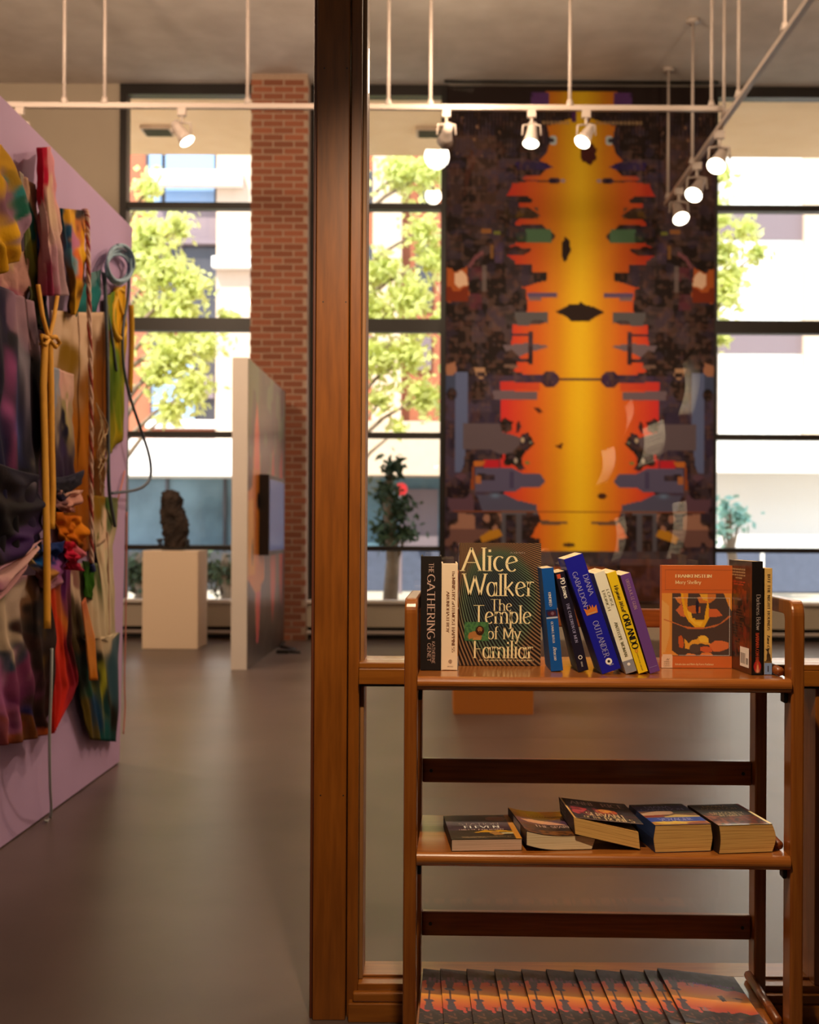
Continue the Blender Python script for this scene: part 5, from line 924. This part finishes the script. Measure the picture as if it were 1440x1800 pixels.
drape('yellow_swag', 'large yellow tie-dyed swag with purple and teal streaks at upper left', [(-60, 240, .12), (-70, 330, .14), (-70, 420, .15), (-40, 486, .12)], [(4, 254, .05), (34, 320, .1), (53, 400, .14), (36, 448, .12)],
      [(0, .5, '#c8941a'), (.2, .8, '#b0841c'), (.25, .5, '#c89a1c'), (.3, .95, '#8a6c18'), (.45, .7, '#7a5468'), (.5, .93, Te), (.6, .9, '#125040'), (.5, .4, '#d0a020'), (.7, .95, '#8a6a80'), (.75, .7, '#d8a41c'), (.9, .6, Ye_), (1, .5, '#b88818'), (.35, .3, '#6a5060')], folds=(3, .03), sag=14, bulge=.03, seed=8)
drape('purple_velvet_hanging', 'big dark navy and purple velvet cloth with pink and white streaks', [(-70, 470, .1), (-60, 650, .13), (-60, 820, .14), (-70, 990, .14)], [(56, 530, .08), (70, 640, .11), (72, 850, .13), (70, 975, .12)],
      [(0, .7, '#7a5a70'), (.0, .9, '#8a6a78'), (.12, .6, '#1a1234'), (.2, .8, '#0a0616'), (.3, .55, Nv), (.4, .9, '#0c0a20'), (.6, .6, '#14143a'), (.7, .9, '#0c0c1e'), (.85, .6, '#08060c'), (1, .6, '#08060c'), (1, .9, '#1c1030')], over=[(.24, .78, .09, .05, '#8c8694', .8), (.36, .80, .13, .02, '#8a8090', .8), (.36, .88, .13, .018, '#7c7484', .8), (.3, .6, .06, .05, '#9a4a80', .9), (.45, .56, .06, .05, '#a0508a', .9), (.52, .64, .05, .04, '#4a3c88', .9), (.62, .6, .08, .03, '#a04a78', .9), (.58, .72, .05, .03, '#3c4a80', .9), (.56, .95, .05, .02, '#6a6040', .7), (.64, .86, .03, .03, '#6a6458', .7), (.40, .68, .12, .04, '#2a3468', .9), (.74, .85, .02, .08, '#8a8090', .6)], folds=(5, .022), sw=(0, 0), bulge=.03, seed=10, m='velvet', n=(80, 50), warp=.2)  # over streaks paint the velvet's sheen into the cloth colour
drape('dark_velvet_fold', 'black velvet swag gathered below the streaked navy cloth', [(-70, 790, .17), (-60, 900, .18), (-60, 985, .16)], [(66, 835, .15), (76, 905, .15), (64, 962, .14)], [(0, .8, '#14122a'), (.15, .85, '#181528'), (.3, .5, Bk), (.6, .6, '#08060a'), (.85, .8, '#361a50'), (1, .7, '#2a1840'), (1, .2, Bk)], folds=(2, .02), sw=(2.5, .02), sag=18, bulge=.02, seed=12, m='velvet')
drape('pink_navy_cloth', 'narrow cloth panel, pinkish cream above and navy purple below', [(94, 645, .09), (94, 740, .09), (96, 860, .1)], [(128, 658, .09), (128, 740, .09), (130, 850, .1)], [(0, .5, '#c89a90'), (.15, .6, '#c8a090'), (.3, .3, '#8c7c6c'), (.38, .6, '#9a8c60'), (.5, .5, Nv), (.7, .5, '#281640'), (.85, .5, '#241230'), (1, .5, '#1a1428'), (.05, .1, '#8890a0')], folds=(1.5, .01), seed=13, m='velvet')
drape('navy_curl', 'curling navy cloth hem above the pink rosette', [(92, 840, .11), (94, 862, .12), (100, 872, .12)], [(148, 826, .13), (142, 850, .13), (120, 868, .12)], [(0, .5, '#2a2a3c'), (.5, .5, '#0c0a18'), (1, .5, '#1c1430')], folds=(1, .01), sag=10, n=(20, 20), m='velvet')
drape('pink_rosette', 'folded pinkish cream cloth rosette under the navy curl', [(94, 862, .11), (98, 892, .12), (112, 902, .11)], [(144, 862, .12), (140, 885, .13), (126, 900, .12)], [(0, .5, '#c89a88'), (.5, .6, '#b88478'), (1, .5, '#8a5a54'), (.3, .2, '#6a4a50')], folds=(2, .02), sw=(2, .015), n=(24, 24))
drape('orange_swag', 'orange brown folded swag below the pink rosette', [(96, 900, .12), (100, 940, .13), (112, 968, .12)], [(140, 908, .12), (152, 930, .14), (140, 968, .12)], [(0, .5, '#a8560e'), (.5, .6, '#b8600e'), (1, .5, '#6a3c10'), (.4, .9, '#c87818')], folds=(2, .02), sw=(1.5, .02), n=(28, 28))
drape('red_bow', 'crimson gathered cloth bow in the middle of the artwork', [(114, 952, .14), (116, 980, .15), (118, 1000, .14)], [(128, 952, .14), (146, 975, .16), (140, 1004, .14)], [(0, .5, '#a8182c'), (.4, .5, '#c02040'), (.7, .3, '#9a1430'), (1, .5, '#b02848'), (.5, .9, '#d0788a')], folds=(2, .03), sw=(2, .015), n=(24, 24))
drape('pale_swag', 'pale pink swag crossing the bottom of the dark velvet at left', [(-60, 1010, .15), (-60, 1060, .15)], [(72, 945, .14), (40, 1000, .14)], [(0, .5, '#b08494'), (.4, .7, '#c8a09c'), (1, .5, '#a87c80'), (.5, .3, '#8a5a70')], folds=(1, .01), sw=(2, .03), sag=26, n=(30, 40))
drape('pink_blue_swag', 'pink-edged swag with a blue centre, right of the yellow ribbon', [(42, 958, .13), (50, 985, .13), (60, 1000, .13), (74, 1022, .13)], [(108, 950, .13), (116, 975, .13), (112, 1005, .13), (96, 1032, .12)], [(0, .3, '#1c3a7a'), (.2, .7, '#142a5c'), (.4, .4, '#1c5a9a'), (.5, .8, '#8a4a8a'), (.65, .5, '#b07a3c'), (.85, .5, '#b88498'), (1, .5, '#a87888'), (.2, .1, '#a89058')], folds=(1.5, .02), sw=(2, .022), sag=14, n=(36, 36))
drape('magenta_lower_drape', 'large lower drape in magenta, brown and green with an orange hem', [(-70, 1010, .09), (-70, 1150, .1), (-70, 1260, .11), (-40, 1312, .08)], [(84, 1010, .1), (96, 1110, .1), (92, 1200, .1), (84, 1290, .07)],
      [(0, .6, '#9a6a80'), (.0, .5, '#3a5c14'), (.12, .46, '#3a5c14'), (.1, .72, '#6a4a30'), (.2, .56, '#a89484'), (.25, .85, '#120c0c'), (.1, .95, '#1c120c'), (.36, .5, '#b8a48c'), (.4, .72, '#2a1410'), (.5, .52, '#1c3448'), (.5, .85, '#1c0f0a'), (.6, .62, '#6a2c50'), (.75, .64, '#5a1c48'), (.7, .5, '#8a4a78'), (.75, .85, '#24120c'), (.85, .55, '#8a4a70'), (.93, .5, '#9a4a10'), (.97, .7, '#6a3c10'), (.92, .82, '#141c50'), (1, .95, '#b0501c'), (.9, .95, '#2c160c')], over=[(.6, .6, .3, .02, '#b87aa0', .7), (.7, .72, .25, .012, '#b08090', .6), (.5, .9, .12, .02, '#a07820', .8), (.8, .5, .2, .02, '#c090b0', .7)], folds=(6, .022), bulge=.02, seed=20, n=(80, 60), m='velvet', sag=6, warp=.16)
drape('red_orange_cloth', 'bright red and orange triangular cloth right of the white string', [(84, 985, .09), (88, 1130, .09), (88, 1200, .09), (92, 1290, .07)], [(124, 985, .09), (124, 1130, .09), (138, 1205, .07), (100, 1272, .07)], [(0, .5, '#3a1420'), (.12, .7, '#5a1a5a'), (.3, .6, '#b0601c'), (.45, .4, '#c8381a'), (.6, .4, '#c02c18'), (.75, .3, '#b82018'), (.7, .8, '#7a1020'), (.9, .5, '#c02418'), (.4, .95, '#2a0c10')], folds=(4, .014), seed=21, m='velvet')
drape('teal_lower_drape', 'lower right drape, cream above and dark teal green below, ending in a point', [(108, 990, .08), (126, 1130, .08), (140, 1210, .06), (158, 1300, .04)], [(172, 990, .05), (188, 1130, .04), (211, 1110, .025), (205, 1304, .03)],
      [(0, .3, '#7a5048'), (.0, .8, '#3a4a20'), (.15, .3, '#b8a088'), (.2, .7, '#b8a888'), (.35, .6, '#b09878'), (.38, .15, '#3a2c10'), (.45, .85, '#b8a88a'), (.5, .2, '#0c1c1a'), (.62, .9, '#2c4c58'), (.62, .5, '#080c08'), (.72, .3, '#1c4434'), (.75, .6, '#8a8a20'), (.8, .8, '#141008'), (.85, .4, '#143a5a'), (.9, .7, '#123838'), (.9, .2, '#5a4a14'), (1, .5, '#1a5454')], folds=(5, .014), seed=22, m='velvet', n=(70, 40))
drape('orange_strip', 'flat peach and orange strip of cloth hanging over the teal drape', [(143, 1060, .1), (150, 1120, .1), (158, 1196, .1)], [(150, 1050, .1), (166, 1120, .1), (172, 1196, .1)], [(0, .5, '#a85a3c'), (.3, .5, '#b87848'), (.7, .5, '#b87430'), (1, .5, '#a86014')], folds=(1, .003), n=(24, 10))
drape('green_scrap', 'small dark green scrap under the striped rope end', [(146, 985, .09), (148, 1050, .08)], [(166, 990, .08), (164, 1055, .07)], [(0, .5, '#1c2a10'), (.5, .5, '#2c5a14'), (1, .5, '#26480f')], folds=(1, .01), n=(18, 12))
rib = mat('mustard_ribbon', '#e0a010', .75, noise=.15, nscale=20)
def ribbon(pts, wpx, parent, name='strip'):
    L = [(u-wpx/2, v, p) for u, v, p in pts]; R = [(u+wpx/2, v, p) for u, v, p in pts]; L = rs(L, 30); R = rs(R, 30)
    a = np.array([[WP(*(L[i]*(1-t)+R[i]*t)) for t in (0, .33, .66, 1)] for i in range(30)]); a[:, 1:3, 0] += .006
    o = grid_obj(name, a, None, rib, parent, thick=.004); return o
rb = empty('mustard_ribbon', (0, 0, 0), label='mustard yellow ribbon tied in a bow with two long tails', cat='ribbon')
ribbon([(80, 590, .15), (76, 680, .15), (79, 800, .15), (82, 950, .16), (83, 1105, .15)], 11, rb); ribbon([(88, 590, .155), (90, 680, .155), (91, 780, .155), (93, 860, .155), (91, 930, .155)], 9, rb)
ribbon([(66, 500, .12), (74, 555, .14), (84, 592, .15)], 5, rb, 'strap'); ribbon([(100, 520, .12), (94, 560, .14), (86, 592, .15)], 5, rb, 'strap')
def lp(pts, r, m, parent, nm): w_ = [WP(*p) for p in pts]; return MB().tube(w_, r, 8).build(nm, m, parent, smooth=True)
lp([(85, 594, .16), (98, 592, .165), (105, 603, .165), (98, 610, .165), (86, 598, .16)], .008, rib, rb, 'bow_loop'); lp([(84, 594, .16), (74, 590, .165), (72, 604, .165), (80, 606, .165), (86, 596, .16)], .008, rib, rb, 'bow_loop')
cordm = mat('blue_grey_cord', '#94b4c8', .8, noise=.25, nscale=40); grey = mat('slate_cord', '#56606e', .8, noise=.2, nscale=40)
cc = empty('coiled_blue_cord', (0, 0, 0), label='pale blue cord wound in a coil on the lilac wall with a long tail', cat='cord')
for k in range(6):
    a0 = k*.9; pts = [(206+k*1.2+(20+k*.7)*math.cos(a0+2*math.pi*j/22), 470-k*.8+(24+k*1.6)*math.sin(a0+2*math.pi*j/22)+4*math.sin(k), .025+.007*k+.01*math.sin(j*.5)) for j in range(23)]
    w_ = [WP(*p) for p in pts]; MB().tube(w_, .0075, 6, cap=False).build('coil', cordm, cc, smooth=True)
def sm(pts, sub=8):
    pts = [np.array(p, float) for p in pts]; o = []
    for i in range(len(pts)-1):
        a, b, c_, d = pts[max(i-1, 0)], pts[i], pts[i+1], pts[min(i+2, len(pts)-1)]
        for k in range(sub): t = k/sub; o.append(tuple(.5*((2*b)+(c_-a)*t+(2*a-5*b+4*c_-d)*t*t+(3*b-a-3*c_+d)*t**3)))
    return o+[tuple(pts[-1])]
lp(sm([(184, 480, .03), (186, 540, .04), (189, 640, .05), (190, 760, .05), (192, 860, .05), (202, 925, .04)]), .0085, grey, cc, 'tail')
lp(sm([(227, 490, .04), (224, 530, .04), (216, 580, .05), (217, 640, .05), (228, 695, .06), (246, 750, .09), (262, 800, .1), (265, 835, .1), (255, 853, .09), (235, 862, .06), (196, 867, .04)]), .0075, grey, cc, 'tail')
lp(sm([(180, 478, .02), (188, 540, .03), (198, 600, .04), (205, 652, .04)]), .006, grey, cc, 'tail')
rp = empty('braided_rope', (0, 0, 0), label='long white and red braided rope hanging straight down the artwork', cat='rope')
path = sm([(147, 370, .04), (152, 372, .06), (154, 400, .07), (156, 520, .08), (160, 700, .09), (160, 850, .09), (161, 990, .09)], 40); n_ = len(path)
for k in range(3):
    o_ = []
    for i, p in enumerate(path): a = i*.42+k*2.094; o_.append(Vector(WP(*p))+Vector((math.cos(a)*.005, math.sin(a)*.005, 0)))
    MB().tube(o_, .0058, 6).build('strand', mat('rope_red' if k == 2 else 'rope_white', '#a04038' if k == 2 else '#d8b8a8', .85), rp, smooth=True)
cord('blue_rope_end', 'tiny blue tip at the lower end of the braided rope', [(161, 992, .09), (164, 1003, .09)], .012, mat('blue_tip', '#1c2c78', .6), 'rope tip')
yl = mat('yellow_rope', '#d0a010', .8)
cord('yellow_loop', 'yellow cord loop hanging below the blue coil at the edge of the wall', [(205, 520, .02), (198, 545, .03), (200, 580, .04), (212, 595, .04), (220, 575, .03), (212, 545, .03), (203, 515, .02), (208, 508, .02), (217, 512, .02)], .012, yl)
cord('yellow_edge_rope', 'yellow rope running down the edge of the lilac wall', [(231, 536, .012), (232, 600, .012), (229, 690, .012)], .012, yl)
ws = empty('pale_string', (0, 0, 0), label='thin pale string hanging to the floor from the lower drape', cat='string'); psm = mat('pale_thread', '#a8b0b0', .8)
lp(sm([(91, 1140, .14), (90, 1200, .15), (87, 1300, .14), (88, 1380, .1), (90, 1420, .05), (88, 1440, .02)]), .0055, psm, ws, 'string')
for k, (du, dv) in enumerate(((-9, 6), (-3, 10), (10, 4))): lp([(88, 1436, .02), (88+du*.5, 1442+dv*.3, .03), (88+du, 1436+dv, .04)], .004, psm, ws, 'tassel')
tw = mat('raw_twine', '#a8906a', .85)
tg = empty('twine_tangle', (0, 0, 0), label='tangle of thin raw twine hanging over the ochre panel', cat='twine')
for k in range(7):
    a = [(169+k, 708+3*k, .06)]+[(172+RNG.uniform(-3, 18), 730+22*j+RNG.uniform(-6, 6), .06+RNG.uniform(0, .02)) for j in range(1, 5+k % 3)]; lp(sm(a), .0025, tw, tg, 'thread')
pkth = mat('pink_thread', '#c88070', .8)
cord('pink_thread', 'thin pink thread dangling near the edge of the lilac wall', [(219, 828, .01), (212, 860, .02), (204, 890, .02), (201, 908, .02)], .004, pkth, 'thread')
cord('long_pink_thread', 'long pink thread down the edge of the lilac wall', [(223, 900, .008), (222, 1000, .008), (221, 1100, .008), (219, 1200, .008), (220, 1240, .008), (217, 1290, .008)], .0035, pkth, 'thread')
cord('beaded_thread', 'thin peach thread hanging beside the cream tail', [(188, 935, .03), (190, 980, .03), (191, 1060, .03), (192, 1120, .03)], .004, mat('peach_thread', '#b08a78', .8), 'thread')
# ------------------------------------------------------------------ papers and lamps in the lobby (seen only as reflections in the glass)
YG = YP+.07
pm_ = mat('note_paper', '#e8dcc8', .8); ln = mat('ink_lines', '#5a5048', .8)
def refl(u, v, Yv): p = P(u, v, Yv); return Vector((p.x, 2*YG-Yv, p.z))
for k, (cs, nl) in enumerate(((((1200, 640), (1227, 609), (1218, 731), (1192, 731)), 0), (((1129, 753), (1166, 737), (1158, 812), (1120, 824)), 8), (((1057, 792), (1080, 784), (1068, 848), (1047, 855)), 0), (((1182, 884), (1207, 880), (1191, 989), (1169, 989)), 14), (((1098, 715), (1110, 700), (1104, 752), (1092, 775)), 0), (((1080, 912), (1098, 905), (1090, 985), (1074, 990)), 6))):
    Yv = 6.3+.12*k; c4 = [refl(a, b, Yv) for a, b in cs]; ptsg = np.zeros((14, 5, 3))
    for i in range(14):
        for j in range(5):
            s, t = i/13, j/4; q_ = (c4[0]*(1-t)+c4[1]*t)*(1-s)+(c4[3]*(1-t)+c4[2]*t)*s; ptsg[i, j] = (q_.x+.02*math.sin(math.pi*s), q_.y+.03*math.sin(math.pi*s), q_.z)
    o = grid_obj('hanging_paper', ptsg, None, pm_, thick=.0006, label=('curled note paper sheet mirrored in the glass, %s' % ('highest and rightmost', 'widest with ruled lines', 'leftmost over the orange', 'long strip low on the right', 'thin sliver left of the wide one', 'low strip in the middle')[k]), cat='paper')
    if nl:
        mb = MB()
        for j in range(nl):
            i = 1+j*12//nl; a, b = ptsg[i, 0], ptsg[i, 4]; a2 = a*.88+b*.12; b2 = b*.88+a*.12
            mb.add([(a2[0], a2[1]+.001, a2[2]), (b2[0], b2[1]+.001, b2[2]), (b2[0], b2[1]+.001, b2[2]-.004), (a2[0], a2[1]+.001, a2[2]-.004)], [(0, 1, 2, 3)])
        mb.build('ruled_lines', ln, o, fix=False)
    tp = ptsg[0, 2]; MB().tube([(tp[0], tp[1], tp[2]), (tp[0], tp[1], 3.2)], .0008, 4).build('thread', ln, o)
light('paper_fill_spot', 'SPOT', (.9, 1.0, 3.0), 800, (1, .85, .65), target=(.95, -.75, 1.35), size=.03, spot=36, blend=.6)  # added spot without a fixture, brightens the papers for their reflection
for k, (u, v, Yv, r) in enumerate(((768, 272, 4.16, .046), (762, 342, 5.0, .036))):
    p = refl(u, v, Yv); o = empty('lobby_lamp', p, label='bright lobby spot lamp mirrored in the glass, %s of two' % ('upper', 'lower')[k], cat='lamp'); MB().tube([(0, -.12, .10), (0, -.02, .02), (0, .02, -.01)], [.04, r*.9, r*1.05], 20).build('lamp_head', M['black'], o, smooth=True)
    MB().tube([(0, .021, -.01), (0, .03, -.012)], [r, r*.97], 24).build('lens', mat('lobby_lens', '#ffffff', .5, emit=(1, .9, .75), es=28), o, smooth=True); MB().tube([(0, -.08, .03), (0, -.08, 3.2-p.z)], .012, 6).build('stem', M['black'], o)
